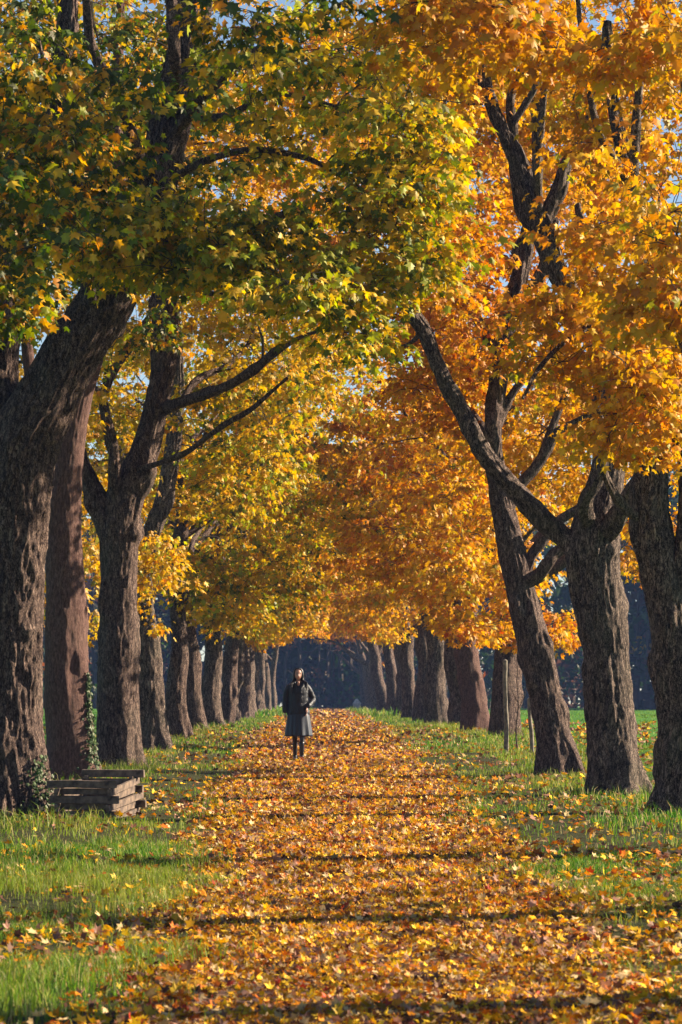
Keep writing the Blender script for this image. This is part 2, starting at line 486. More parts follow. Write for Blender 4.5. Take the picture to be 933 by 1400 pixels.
MIX = {
 'shade': {'dgreen': 3.5, 'green': 3, 'lime': 1.6, 'yellow': 1.6, 'gold': 2.2, 'orange': .8},  # greenish leaf mix, coloured darker for the shaded top-left crowns
 'lime':  {'green': 1.6, 'lime': 5.0, 'yellow': 5.0, 'gold': .8, 'dgreen': .5},
 'gold':  {'yellow': 3.2, 'gold': 5, 'orange': 2.6, 'lime': .5},
 'orange': {'gold': 3.4, 'orange': 4.0, 'rust': 1.0, 'yellow': 1.6, 'red': .15},
 'yellow': {'yellow': 5.5, 'gold': 3.2, 'lime': 1.3, 'pale': .7, 'orange': .5},
 'ygreen': {'yellow': 3.6, 'lime': 2.0, 'gold': 2.6, 'green': 1.2, 'orange': .5},
 'rust':  {'orange': 3, 'rust': 2.6, 'gold': 2, 'brown': 1},
}

def in_view(p, margin=1.2):
    d = np.maximum(p[:, 1], 1.0)
    px = 466.5 + F * p[:, 0] / d; py = HZ - F * (p[:, 2] - CZ) / d
    mpx = margin * F / d
    return (px > -mpx) & (px < 933 + mpx) & (py > -mpx)

def in_hole(p, grow=.15):
    """the open tunnel over the path that the rows were pruned to leave free"""
    d = p[:, 1]
    h = p[:, 2] - gz(d)
    xc = pxc(d)
    lim = np.interp(d, [0, 60, 100, 150, 250, 400], [3.4, 3.2, 2.9, 3.3, 4.9, 6.6])
    wl = np.interp(d, [0, 60, 150, 300, 400], [5.2, 4.4, 3.9, 4.2, 5.0])
    off = np.abs(p[:, 0] - xc)
    lim = lim - np.clip((off - 1.3) / 1.6, 0, 1) * 1.1 * (d < 170)
    return (off < wl) & (h < lim + grow)

def spray(rng, centre, out, rad, n, size, mix, detail, hang=.5):
    """one bough of leaves: a flattened, drooping layer, with small sub-bunches"""
    nb = max(3, n // 7)
    a = rng.uniform(0, 2 * math.pi, nb); q = np.sqrt(rng.uniform(0, 1, nb)) * rad
    side = np.cross(out, [0, 0, 1.0]); side /= np.linalg.norm(side) + 1e-6
    bc = centre + (np.cos(a) * q)[:, None] * out * 1.15 + (np.sin(a) * q)[:, None] * side + np.c_[np.zeros(nb), np.zeros(nb), rng.normal(0, .13, nb) * rad - .25 * q * q / rad]
    w = rng.integers(0, nb, n)
    pos = bc[w] + rng.normal(0, .09 * rad + .05, (n, 3)) * [1, 1, .7]
    d2 = pos - centre
    tip = d2 * [1, 1, .3] + rng.normal(0, .4, (n, 3)) * rad + np.array([0, 0, -hang * rad])
    nrm = rng.normal(0, .42, (n, 3)) + [0, 0, .9]
    return pos, tip, nrm

def build_twig_net(rng, nodes, node_r, centres, sag=.12):
    """joins every bough centre to the nearest point of the limb network"""
    nodes = [np.asarray(n) for n in nodes]
    NP = np.array(nodes); NR = np.array(node_r)
    segs = []
    order = np.argsort([np.min(np.linalg.norm(NP - c, axis=1)) for c in centres])
    for i in order:
        c = centres[i]
        dd = np.linalg.norm(NP - c, axis=1) + np.clip(NP[:, 2] - c[2], 0, 9) * .6
        j = int(np.argmin(dd)); a = NP[j]; L = np.linalg.norm(c - a)
        if L < .05: continue
        n = 6 if L > 1 else 4
        t = np.linspace(0, 1, n)[:, None]
        mid = rng.normal(0, .07, 3) * L + [0, 0, .14 * L]
        C = a + (c - a) * t + mid * (np.sin(t * math.pi))
        C[1:-1] += rng.normal(0, .025, (n - 2, 3)) * L
        r0 = min(NR[j] * .7, .014 + .016 * L); r1 = max(.006, r0 * .35)
        r = np.linspace(r0, r1, n)
        segs.append((C, r))
        NP = np.vstack([NP, C[1:]]); NR = np.r_[NR, r[1:]]
        # two or three side twigs at the end
        for q in range(2):
            e = C[-1] + rng.normal(0, .32, 3) * [1, 1, .5]
            m = (C[-2] + e) / 2 + [0, 0, .05]
            segs.append((np.array([C[-2], m, e]), np.array([r1, r1 * .8, .002])))
    return segs

def grow_crown(rng, ells, nodes, node_r, trunk_xy, size, detail, hole=True, thin_out=.15):
    """ells: list of (centre, radii, boughs, leaves per bough, mix name). Returns leaf chunks and twig segments"""
    chunks, cents = [], []
    for (c, rd, nb, nl, mix) in ells:
        c = np.asarray(c); rd = np.asarray(rd, float)
        u = rng.normal(0, 1, (nb, 3)); u /= np.linalg.norm(u, axis=1)[:, None]
        q = rng.uniform(0, 1, nb) ** .42
        pts = c + u * q[:, None] * rd
        keep = np.ones(nb, bool)
        if hole: keep &= ~in_hole(pts, .35)
        keep &= pts[:, 2] > gz(pts[:, 1]) + 2.2
        vis = in_view(pts, 2.5)
        keep &= vis | (rng.uniform(0, 1, nb) < thin_out)
        pts = pts[keep]
        hueshift = rng.uniform(0, 1, len(pts))
        for k, p in enumerate(pts):
            out = p - np.array([trunk_xy[0], trunk_xy[1], p[2]]); out[2] = 0
            out = out / (np.linalg.norm(out) + 1e-6)
            n = int(nl * rng.uniform(.5, 1.6) * 1.35)
            pos, tip, nrm = spray(rng, p, out, rng.uniform(.34, .66), n, size, mix, detail, .8)
            m = dict(MIX[mix]); kk = list(m); fav = kk[rng.integers(len(kk))]; m[fav] *= 2.6
            col = pal_pick(rng, n, m) * rng.uniform(.55, 1.2, (n, 1)) * rng.uniform(.8, 1.1)
            # neighbours blend towards the bough's own tone
            col = col * .85 + col.mean(0) * .15
            sz = size * rng.uniform(.5, 1.28, n)
            if hole:
                ok = ~in_hole(pos, 0.0)
                pos, tip, nrm, col, sz = pos[ok], tip[ok], nrm[ok], col[ok], sz[ok]
            if len(pos) == 0: continue
            chunks.append(leaves_arrays(pos, tip, nrm, sz, col, detail, rng.uniform(.3, 2.2, len(pos))))
            cents.append(p)
    segs = build_twig_net(rng, nodes, node_r, cents) if cents else []
    return chunks, segs

AV = 'maple trees lining the leaf covered path'
def make_tree(label, base, stems, ells, bark='bark_brown', size=.14, detail=1, seed=0, step=.05, nseg=96, amp=.02, flare=.16, burl=.04, hole=True, thin_out=.15):
    """stems: [(points, radii, is_trunk)]"""
    rng = np.random.default_rng(1000 + seed)
    t = empty('maple_tree', (base[0], base[1], gz(base[1])), label, 'tree', AV)
    nodes, nr = [], []
    for i, (pts, rad) in enumerate(stems):
        mb = MB()
        rm = max(rad)
        if i == 0:
            C, r = bark_tube(mb, pts, rad, step, nseg, amp, seed * 1.7, burl, flare)
            mb.build('trunk', M[bark], t)
            top = len(C) // 3
        else:
            ns = int(np.clip(nseg * rm / max(stems[0][1]), 10, nseg))
            C, r = bark_tube(mb, pts, rad, max(step * .8, .04), ns, amp * min(1, rm / .2), seed * 1.7 + i, burl * min(1, rm / .3), 0)
            mb.build('branch', M[bark], t)
            top = 1
        for c, q in zip(C[top::6], r[top::6]): nodes.append(c); nr.append(q)
    chunks, segs = grow_crown(rng, ells, nodes, nr, base[:2], size, detail, hole, thin_out)
    if chunks:
        mb = MB(); thin_tubes(mb, segs, 5 if detail else 3)
        link('crown', crown_mesh(chunks, mb), M['leaf'], t).data.materials.append(M['twig'])
    return t

def S(d, *pts):
    """skeleton from pixels: (px, py, half width in px[, depth offset])"""
    pp = [P(p[0], p[1], d + (p[3] if len(p) > 3 else 0)) for p in pts]
    rr = [p[2] * d / F * .92 for p in pts]
    return (pp, rr)
def base_of(d, px): 
    return ((px - 466.5) * d / F, d)
def E(px, py, d, rx, ry, rz, nb, nl, mix): return (P(px, py, d), (rx, ry, rz), nb, nl, mix)
def ground_py(d): return HZ - F * (gz(d) - CZ) / d

# ------------------------------------------------------------------ the named trees of the two rows
D = 49.5; gy = ground_py(D) + 12
make_tree('massive furrowed maple at the left edge, ivy round its foot, beside the wooden box', base_of(D, 14), [
    S(D, (12, gy, 50), (12, 1050, 50), (12, 950, 48), (10, 850, 50), (14, 760, 48), (20, 680, 50), (32, 610, 52), (62, 555, 46), (95, 495, 41), (130, 435, 38), (165, 375, 36), (200, 290, 32), (228, 190, 29), (250, 90, 26), (272, -20, 22), (290, -120, 14)),
    S(D, (10, 640, 36), (-4, 560, 34, .3), (2, 480, 27, .5), (12, 400, 24, .6), (40, 300, 20, .6), (75, 180, 18, .3), (90, 60, 15), (95, -60, 10)),
    S(D, (190, 330, 14), (250, 330, 11, -1), (310, 325, 8, -2), (360, 305, 6, -3), (395, 290, 4, -3.5)),
    S(D, (236, 160, 10), (240, 100, 9, -1.5), (236, 30, 8, -2), (232, -60, 6, -2)),
    S(D, (205, 270, 10), (185, 200, 9, -.6), (160, 130, 8, -1.2), (125, 60, 7, -1.5), (115, -40, 4, -2)),
    S(D, (225, 200, 9), (290, 120, 8, -1), (350, 70, 6, -2), (420, 30, 4, -3), (470, 5, 3, -3.5)),
    S(D, (212, 265, 7), (270, 225, 5.5, -1.2), (350, 205, 4.5, -2.4), (440, 225, 3.5, -3.6), (520, 285, 2.6, -4.6), (575, 370, 1.6, -5.2)),
    S(D, (240, 150, 7), (300, 160, 5, -1), (380, 130, 4, -2), (470, 150, 3, -3), (560, 190, 2, -4)),
    S(D, (200, 300, 7), (260, 390, 4, -2), (330, 400, 3, -3), (400, 380, 2.2, -4), (470, 400, 1.6, -5)),
    S(D, (130, 430, 8), (110, 350, 6, -1.5), (60, 270, 5, -2.6), (20, 220, 4, -3.4), (-20, 190, 3, -4)),
    S(D, (170, 350, 6), (150, 270, 5, -1.5), (120, 200, 4, -2.4), (70, 120, 3, -3), (50, 40, 2, -3.2)),
    S(D, (-10, 500, 16), (-60, 420, 14), (-120, 300, 11), (-160, 100, 8)),
    ], [
    E(150, 120, 52.5, 2.4, 1.6, 1.8, 60, 38, 'shade'), E(20, 150, 47, .9, 1.6, 1.4, 26, 40, 'shade'), E(130, 190, 47.5, .5, 1.2, .4, 7, 36, 'shade'), E(50, 290, 45.5, 1.4, 2.0, .95, 54, 42, 'shade'), E(360, 150, 46.5, .7, .9, 1.1, 13, 34, 'lime'),
    E(240, 325, 44.5, 1.5, 1.0, .55, 54, 42, 'lime'), E(400, 330, 44.5, .8, .9, .5, 11, 36, 'lime'), E(450, 100, 46, 1.3, 1.1, 1.0, 26, 34, 'lime'),
    E(540, 260, 44.5, .75, .7, 1.3, 52, 42, 'lime'), E(420, 400, 43.5, .6, .6, .3, 12, 40, 'lime'), E(490, 440, 44.5, .3, .5, .6, 9, 36, 'lime'),
    E(-250, 100, 53, 3, 3, 3, 40, 36, 'shade'), E(100, -200, 54, 4, 3, 2.0, 26, 36, 'shade')],
    'bark_brown', .12, 2, 1, .03, 200, .032, .24, .05)

D = 59.; gy = ground_py(D) + 10
make_tree('smooth reddish maple with an ivy strip, just behind the massive left one', base_of(D, 100), [
    S(D, (100, gy, 35), (97, 1010, 32), (93, 950, 32), (90, 860, 29), (89, 780, 28), (87, 700, 26), (94, 620, 23), (108, 550, 19), (122, 500, 17), (135, 440, 15), (150, 370, 13), (160, 280, 11), (160, 150, 9), (165, 0, 5)),
    S(D, (88, 700, 12), (60, 600, 11, .5), (40, 500, 9, 1), (30, 380, 6, 1)),
    ], [E(90, 300, 60, 2.6, 3, 2.6, 70, 40, 'shade'), E(60, 80, 60, 3, 3, 2.4, 50, 40, 'shade'), E(20, 520, 63, 1.6, 2.5, 1.6, 30, 40, 'yellow')],
    'bark_red', .12, 1, 2, .035, 150, .008, .16, .02)

D = 66.; gy = ground_py(D) + 8
make_tree('burled maple right of the wooden box, forking into leader and bare side limb', base_of(D, 164), [
    S(D, (164, gy, 31), (163, 1020, 29), (161, 950, 29), (163, 880, 30), (163, 820, 27), (164, 760, 28), (168, 700, 27), (184, 650, 23), (203, 600, 20), (216, 545, 19), (226, 490, 18), (228, 430, 17), (226, 350, 16), (230, 260, 14), (245, 160, 11), (250, 20, 6)),
    S(D, (155, 730, 22), (138, 695, 18), (120, 655, 13), (100, 610, 12), (80, 560, 8)),
    S(D, (158, 700, 13), (157, 650, 10, -.3), (155, 610, 8, -.4), (146, 570, 7, -.4), (143, 540, 6, -.4), (160, 500, 5, -.3), (185, 462, 4), (205, 430, 3)),
    S(D, (143, 560, 5, -.4), (135, 535, 4, -.5), (124, 520, 4, -.5), (140, 470, 3), (165, 440, 2)),
    S(D, (222, 560, 11), (250, 549, 8, -.5), (290, 536, 7, -1), (330, 516, 5.5, -1.5), (370, 488, 4.5, -2), (402, 466, 3, -2.2), (440, 450, 2, -2.5)),
    S(D, (178, 645, 6), (215, 634, 4, -.6), (255, 618, 3.6, -1), (300, 585, 3, -1.6), (350, 555, 2.4, -2), (393, 516, 1.6, -2.4)),
    S(D, (240, 560, 5, .4), (270, 520, 5, .8), (310, 500, 4, 1.5), (340, 470, 3, 2), (350, 430, 2.5, 2)),
    ], [E(330, 560, 69, 1.3, 2.2, 1.6, 46, 34, 'ygreen'), E(130, 560, 69, 1.2, 2, 2.2, 38, 34, 'yellow'), E(300, 400, 66, 2.2, 2.5, 1.5, 70, 36, 'yellow'), E(240, 150, 66, 3.6, 3, 2.8, 110, 38, 'gold'),
        E(105, 760, 71, .7, 1.5, 1.6, 26, 32, 'yellow')],
    'bark_brown', .12, 1, 3, .035, 150, .016, .14, .07)

D = 76.; gy = ground_py(D) + 6
make_tree('pale sunlit maple that bows right above the bare side limb, fourth in the left row', base_of(D, 213), [
    S(D, (213, gy, 20), (210, 985, 17), (207, 930, 18), (203, 880, 17), (198, 830, 13), (198, 780, 12), (208, 730, 12), (222, 690, 12), (232, 645, 12), (239, 590, 11), (243, 540, 10), (241, 470, 9), (236, 380, 7), (240, 250, 4)),
    S(D, (202, 850, 10), (185, 790, 8, .5), (170, 700, 6, 1), (165, 600, 4, 1)),
    ], [E(215, 790, 73, .45, .8, .9, 16, 32, 'yellow'), E(205, 880, 73.5, .25, .4, .5, 6, 28, 'yellow'), E(300, 640, 78, 1.8, 2.5, 1.3, 60, 34, 'ygreen'), E(260, 440, 78, 2.6, 3, 2.4, 80, 36, 'ygreen'),
        E(150, 700, 80, 1.8, 2.5, 2, 46, 34, 'yellow'), E(410, 520, 78, 1.4, 2, 1.1, 40, 34, 'ygreen'), E(250, 200, 76, 3.5, 3, 2.4, 90, 38, 'gold'), E(330, 330, 80, 2.2, 2, 1.8, 60, 38, 'gold'), E(450, 480, 84, 1.3, 2, 1.4, 44, 38, 'ygreen'), E(470, 300, 84, 2.0, 2, 2.0, 60, 38, 'gold'), E(420, 120, 80, 2.4, 2, 2.0, 60, 38, 'gold'), E(80, 150, 80, 3, 2, 2.4, 60, 38, 'shade')],
    'bark_grey', .12, 1, 4, .05, 90, .02, .14, .06)

D = 49.5; gy = ground_py(D) + 12
make_tree('dark maple cut by the right edge of the view, splitting into two upright stems', base_of(D, 925), [
    S(D, (925, gy, 30), (930, 1050, 29), (930, 980, 31), (925, 900, 34), (915, 830, 32), (900, 760, 30), (889, 700, 28), (893, 640, 23), (905, 580, 19), (912, 520, 18), (905, 430, 17), (890, 340, 15), (865, 250, 12), (840, 150, 9), (830, 30, 6)),
    S(D, (925, 890, 24), (940, 800, 24), (948, 700, 22), (944, 600, 20), (930, 500, 17), (945, 380, 14), (960, 200, 9)),
    S(D, (895, 720, 10), (850, 690, 7, -.3), (825, 640, 5, -.6), (828, 590, 4, -.8)),
    S(D, (905, 450, 9), (870, 330, 8, -.5), (868, 200, 7, -1), (880, 60, 5, -1.4)),
    S(D, (905, 470, 7), (850, 440, 5, -1), (790, 455, 4, -2), (740, 500, 3, -2.6), (715, 545, 2, -3)),
    S(D, (915, 550, 6), (935, 480, 5, -1), (945, 400, 4, -2), (925, 330, 3, -3)),
    S(D, (860, 250, 8), (820, 180, 6, -.8), (800, 90, 4, -1.5), (790, 0, 3, -1.5)),
    ], [E(880, 540, 47, .65, 1.1, .85, 44, 42, 'gold'), E(800, 420, 47.5, .9, 1.3, .9, 32, 40, 'gold'), E(880, 300, 47, 1.0, 1.8, 1.2, 27, 40, 'gold'), E(880, 130, 51.5, 1.2, 1.2, 1.2, 34, 42, 'gold'), E(1050, 300, 50, 1.6, 3, 2, 10, 30, 'gold'), ((3.6, 49.5, 14.0), (2.4, 4.0, .9), 80, 34, 'gold'), ((7.0, 50, 13.8), (2.2, 5.0, 1.0), 330, 44, 'gold')],  # final bough masses sit out of view, added to shade the top-left crowns
    'bark_grey', .12, 2, 5, .03, 150, .022, .14, .05)

D = 54.5; gy = ground_py(D) + 10
make_tree('stout maple on the right throwing one long bare limb left over the path', base_of(D, 842), [
    S(D, (846, gy, 35), (838, 1040, 33), (832, 960, 33), (828, 890, 33), (822, 840, 35), (814, 790, 35), (812, 745, 37), (822, 690, 30), (832, 640, 24), (836, 580, 22), (832, 520, 19), (812, 460, 17), (785, 410, 16), (762, 370, 16), (742, 320, 17), (728, 280, 14), (712, 235, 12), (692, 190, 9), (670, 140, 7), (655, 60, 4)),
    S(D, (800, 770, 20), (778, 742, 16), (750, 716, 15), (716, 682, 14), (686, 650, 13.5), (658, 612, 13), (634, 566, 12), (612, 528, 11), (596, 492, 10.5), (580, 455, 9.5), (560, 425, 8.5), (538, 402, 6.5), (522, 386, 5), (510, 360, 3)),
    S(D, (820, 740, 18), (846, 705, 14, -.5), (866, 668, 11, -.8), (890, 630, 9, -1), (925, 590, 7, -1)),
    S(D, (812, 730, 14), (800, 690, 11, -.5), (822, 645, 9, -.7), (823, 600, 7, -.8), (815, 550, 5, -.8)),
    S(D, (738, 310, 12), (762, 265, 11), (775, 225, 9), (800, 185, 7), (815, 120, 5), (830, 40, 3)),
    S(D, (740, 315, 10), (715, 290, 9, .3), (705, 240, 8, .3), (702, 180, 8, .3), (700, 125, 6), (735, 60, 4)),
    S(D, (702, 170, 5), (720, 140, 5), (735, 110, 4), (738, 50, 3)),
    S(D, (738, 300, 8), (735, 250, 7, -.3), (738, 190, 6, -.4), (745, 120, 4, -.4)),
    S(D, (800, 440, 11), (812, 380, 9, .5), (800, 330, 7, .8), (790, 280, 5, 1)),
    S(D, (575, 455, 4), (560, 470, 3, .3), (530, 480, 2, .6)),
    ], [E(610, 90, 55.5, 1.0, 1.6, 1.2, 26, 36, 'gold'), E(560, 60, 56, 1.2, 2, 1.2, 26, 36, 'gold'), E(850, 430, 56, 1.2, 2, 1.8, 40, 38, 'gold'), E(790, 60, 56.5, 1.6, 1.4, 1.2, 36, 36, 'gold'), E(730, 420, 53.5, .35, .6, .35, 6, 30, 'orange'),
        E(600, 310, 56, .7, 1.6, 1.3, 30, 38, 'orange')],
    'bark_grey', .12, 1, 6, .03, 170, .020, .16, .06)

D = 62.; gy = ground_py(D) + 8
make_tree('maple leaning left with a warty trunk, in the grass right of the two stakes', base_of(D, 768), [
    S(D, (770, gy, 27), (763, 1030, 24), (754, 990, 23), (744, 940, 23), (732, 890, 24), (722, 850, 22), (712, 805, 21), (702, 765, 21), (692, 715, 18), (682, 665, 15), (674, 610, 14), (677, 560, 14), (684, 500, 14), (692, 440, 14), (708, 390, 13), (720, 330, 11), (735, 230, 8), (730, 100, 5)),
    S(D, (712, 800, 12), (735, 788, 9, -.2), (750, 770, 8, -.3), (760, 755, 6, -.3), (790, 738, 3, -.3)),
    S(D, (716, 795, 10), (726, 762, 8), (742, 740, 8), (765, 712, 7), (800, 690, 6), (840, 655, 4)),
    S(D, (690, 710, 9), (708, 668, 9), (732, 640, 8.5), (750, 612, 8), (765, 590, 6), (808, 566, 4)),
    S(D, (735, 640, 6), (757, 580, 6), (775, 540, 5), (810, 500, 3)),
    S(D, (680, 580, 8), (700, 540, 6), (720, 515, 5), (759, 482, 3)),
    S(D, (690, 450, 9), (718, 410, 9, -.4), (745, 360, 8, -.6), (760, 300, 5, -.8)),
    S(D, (684, 500, 9), (660, 450, 7, .5), (630, 400, 6, 1), (600, 340, 4, 1)),
    S(D, (676, 610, 7), (650, 570, 5, .4), (625, 540, 4, .8), (598, 520, 2.5, 1)),
    ], [E(640, 430, 62, 1.2, 2, 1.4, 62, 36, 'orange'), E(590, 520, 63, .9, 1.6, .9, 40, 36, 'orange'), E(690, 300, 64, 1.7, 1.6, 1.4, 44, 34, 'orange'), E(760, 600, 65, 1.6, 2, 1.5, 60, 36, 'gold'), E(520, 300, 62, 1.6, 2.0, 2.0, 44, 34, 'orange'), E(640, 200, 70, 1.6, 1.2, 1.8, 60, 38, 'gold'), E(740, 120, 71, 1.8, 1.2, 1.6, 60, 38, 'gold'), E(800, 250, 71, 1.6, 1.2, 1.6, 50, 38, 'orange'), E(880, 80, 70, 1.6, 1.2, 1.4, 44, 38, 'gold'), E(770, 170, 68, 1.6, 1.5, 1.6, 44, 36, 'orange'), E(500, 60, 66, 2.4, 1.5, 1.6, 44, 36, 'gold'),
        E(880, 750, 66, .9, 1.5, .8, 22, 34, 'gold'), E(660, 120, 65, 2.6, 2.0, 2.0, 56, 34, 'gold'), E(900, 550, 66, 1.6, 2.5, 2.0, 46, 36, 'gold')],
    'bark_brown', .12, 1, 7, .035, 140, .018, .15, .07)

# ------------------------------------------------------------------ near trees whose crowns hang into the view, or shade it from outside
def plain_tree(label, x, d, ells, h=9.5, r=.36, bark='bark_brown', seed=0, size=.14, detail=1, lean=0.0, nseg=60, step=.07, amp=.018, n_limb=7, thin_out=.15, burl=.06, hole=True, away=False):
    rng = random.Random(500 + seed)
    z = gz(d)
    pts, rad = [], []
    n = 9
    for i in range(n + 1):
        t = i / n
        k = (lean + .0) * t
        pts.append(np.array([x + lean * t * 1.3 + rng.uniform(-.12, .12) * (t > .1), d + rng.uniform(-.12, .12) * (t > .1), z - .15 + h * t]))
        rad.append(r * (1.0 - .28 * min(1, t * 2.5)) if t < .42 else r * .72 * (1 - (t - .42) * 1.4))
    rad = [max(.03, q) for q in rad]
    stems = [(pts, rad)]
    a0 = rng.uniform(0, 6.28)
    for k in range(n_limb):
        t = .36 + .5 * k / n_limb
        i = t * n; i0 = int(i); b = pts[i0] * (1 - (i - i0)) + pts[i0 + 1] * (i - i0)
        rb = r * (.5 - .35 * k / n_limb)
        a = a0 + k * 2.4 + rng.uniform(-.4, .4)
        L = rng.uniform(2.8, 4.2) * (1 - .3 * k / n_limb)
        if away and math.cos(a) * x < 0: a = math.pi - a
        dirv = np.array([math.cos(a), math.sin(a), rng.uniform(.5, 1.0)])
        p1 = b + dirv * L * .3; p2 = b + dirv * L * .62 + [rng.uniform(-.3, .3), rng.uniform(-.3, .3), rng.uniform(-.1, .4)]
        p3 = b + dirv * L + [0, 0, rng.uniform(-.2, .7)]
        stems.append(([b, p1, p2, p3], [rb, rb * .75, rb * .5, rb * .2]))
    return make_tree(label, (x, d), stems, ells, bark, size, detail, seed, step, nseg, amp, r * .4, burl, hole, thin_out)

plain_tree('maple left of the view whose dark boughs fill its top left corner', -4.6, 39.5, [
    E(10, 150, 40, .9, 2.0, 1.4, 26, 46, 'shade'), E(10, 390, 40.5, .5, 1.2, .4, 12, 44, 'shade'), E(330, 10, 40, 1.0, 1.6, .4, 9, 40, 'shade'),
    ((-5, 40, gz(40) + 8), (3.5, 3.5, 3), 40, 40, 'shade')], seed=21, away=True, size=.122, detail=2)
plain_tree('maple right of the view, its golden boughs hanging into the top right corner', 4.7, 40.5, [
    E(860, 60, 39.5, .9, 1.6, .7, 22, 42, 'gold'), E(905, 400, 40, .4, 1.1, .9, 20, 44, 'gold'), E(650, 30, 40.5, .8, 1.4, .5, 22, 44, 'gold'),
    ((6.6, 42, gz(40) + 9.0), (2.0, 4, 1.8), 12, 36, 'gold'), ((6.8, 43.5, 13.2), (2.1, 3.5, .9), 300, 42, 'gold')], seed=22, away=True, size=.125, detail=2)  # dense high mass, unseen, added to keep sun off the top-left leaves
plain_tree('maple out of view right of the path, nearer than the golden one', 4.8, 32.5, [((6.2, 34, gz(33) + 6.6), (2.2, 4.0, 1.8), 16, 30, 'gold'), ((7.6, 34, gz(33) + 3.7), (1.7, 4.0, .9), 40, 20, 'gold')], seed=23, away=True, size=.14, thin_out=.5)  # low outer boughs, unseen, put there to dapple the path
plain_tree('nearest maple right of the path, shading the foreground leaves', 4.8, 25, [((6.2, 25, gz(25) + 6.2), (2.2, 5.0, 2.0), 20, 30, 'gold'), ((7.6, 25, gz(25) + 3.7), (1.7, 5.0, .9), 60, 20, 'gold')], seed=24, away=True, size=.14, thin_out=.5)  # out of view; low outer boughs added to break up the path's shadow bands

# ------------------------------------------------------------------ the receding rows
def row_tree(label, side, x, d, mix, seed, r=.36, low=2.6, lean=0., bark='bark_brown', detail=0, size=.19, nb=120, nl=30, h=9.5, extra=()):
    z = gz(d)
    s = side
    ells = [((x - s * .6, d, z + 7.0), (3.6, 4.2, 3.6), int(nb * .6), nl, mix), ((x - s * 2.4, d, z + 6.2), (2.2, 3.6, 2.7), int(nb * .35), nl, mix),
            ((x + s * 2.2, d, z + 7.6), (2.2, 3.6, 2.6), int(nb * .14), nl, mix)]
    if s < 0: ells.append(((x + 1.3, d - 1.0, z + 3.6), (1.5, 2.6, 1.3), 26, nl, mix))
    if s > 0 and d > 110: ells.append(((x - 1.2, d - 1.0, z + 4.0), (1.4, 2.6, 1.2), 20, nl, mix))
    ells += list(extra)
    return plain_tree(label, x, d, ells, h=h, r=r, bark=bark, seed=seed, size=size, detail=detail, lean=lean, nseg=48 if d < 130 else 24, step=.09 if d < 130 else .2,
                      amp=.022 if d < 130 else .015, thin_out=.5)

LX = lambda px, d: (px - 466.5) * d / F
orders = ['fifth', 'sixth', 'seventh', 'eighth', 'ninth', 'tenth', 'eleventh', 'twelfth', 'thirteenth', 'fourteenth', 'fifteenth', 'sixteenth', 'seventeenth', 'eighteenth']
left = [(249, 89, 'ygreen', .30, .15, 'bark_brown'), (272, 100, 'ygreen', .30, -.1, 'bark_brown'), (291, 109, 'ygreen', .30, .3, 'bark_grey'), (306, 120, 'ygreen', .28, .1, 'bark_brown'), (318, 131, 'gold', .27, .35, 'bark_grey'),
        (327, 143, 'yellow', .27, .1, 'bark_brown'), (335, 155, 'gold', .26, .2, 'bark_grey'), (343, 168, 'gold', .27, .1, 'bark_grey'), (350, 182, 'gold', .27, .2, 'bark_grey'), (358, 200, 'orange', .28, .1, 'bark_grey'), (365, 222, 'gold', .28, .0, 'bark_grey'), (372, 250, 'orange', .3, .2, 'bark_grey')]
for i, (px, d, mix, r, lean, bk) in enumerate(left):
    rl = random.Random(90 + i); lean += rl.uniform(-.5, .5); r *= rl.uniform(.72, 1.12); d += rl.uniform(-2, 2) * (i > 1)
    row_tree('maple in the left row past the pale bowed one, %s trunk from the box' % orders[i], -1, LX(px, d), d, mix, 40 + i, r=r, lean=lean, bark=bk, size=.11 + .0004 * d, nb=150 if d < 130 else 110, nl=46, detail=1 if d < 95 else 0)
rorders = ['fourth', 'fifth', 'sixth', 'seventh', 'eighth', 'ninth', 'tenth', 'eleventh', 'twelfth', 'thirteenth', 'fourteenth', 'fifteenth', 'sixteenth']
right = [(688, 88, 'orange', .34, .0, 'bark_brown'), (652, 98, 'gold', .33, -.6, 'bark_red'), (628, 107, 'gold', .34, .0, 'bark_brown'), (600, 119, 'gold', .35, -.5, 'bark_grey'), (578, 133, 'gold', .36, .0, 'bark_brown'),
         (562, 148, 'gold', .36, -.4, 'bark_brown'), (548, 165, 'orange', .36, 0, 'bark_grey'), (537, 184, 'orange', .38, -.3, 'bark_brown'), (527, 207, 'gold', .38, -.8, 'bark_brown'), (519, 235, 'orange', .38, -.6, 'bark_grey'),
         (513, 268, 'rust', .36, -.4, 'bark_brown'), (507, 310, 'rust', .36, -.8, 'bark_brown'), (502, 355, 'rust', .38, -1.2, 'bark_brown')]
for i, (px, d, mix, r, lean, bk) in enumerate(right):
    ex = []
    rl = random.Random(190 + i); lean += rl.uniform(-.5, .3) * (i > 1); r *= rl.uniform(.78, 1.0)
    if i == 0:
        ex = [E(655, 870, 79, .8, 1.5, .5, 22, 30, 'orange'), E(640, 800, 80, 1.5, 2.4, 1.1, 80, 30, 'gold'), E(570, 730, 82, 1.4, 2.4, 1.6, 70, 30, 'gold'), E(740, 860, 84, .6, 1.5, .6, 26, 30, 'orange'), E(660, 640, 82, 1.7, 2.4, 1.4, 60, 30, 'gold')]
    row_tree('maple in the right row beyond the two stakes, %s trunk from the right edge' % rorders[i], 1, LX(px, d), d, mix, 60 + i, r=r, lean=lean, bark=bk, size=.11 + .0004 * d, nb=150 if d < 130 else 110, nl=46, detail=1 if d < 95 else 0, extra=ex)
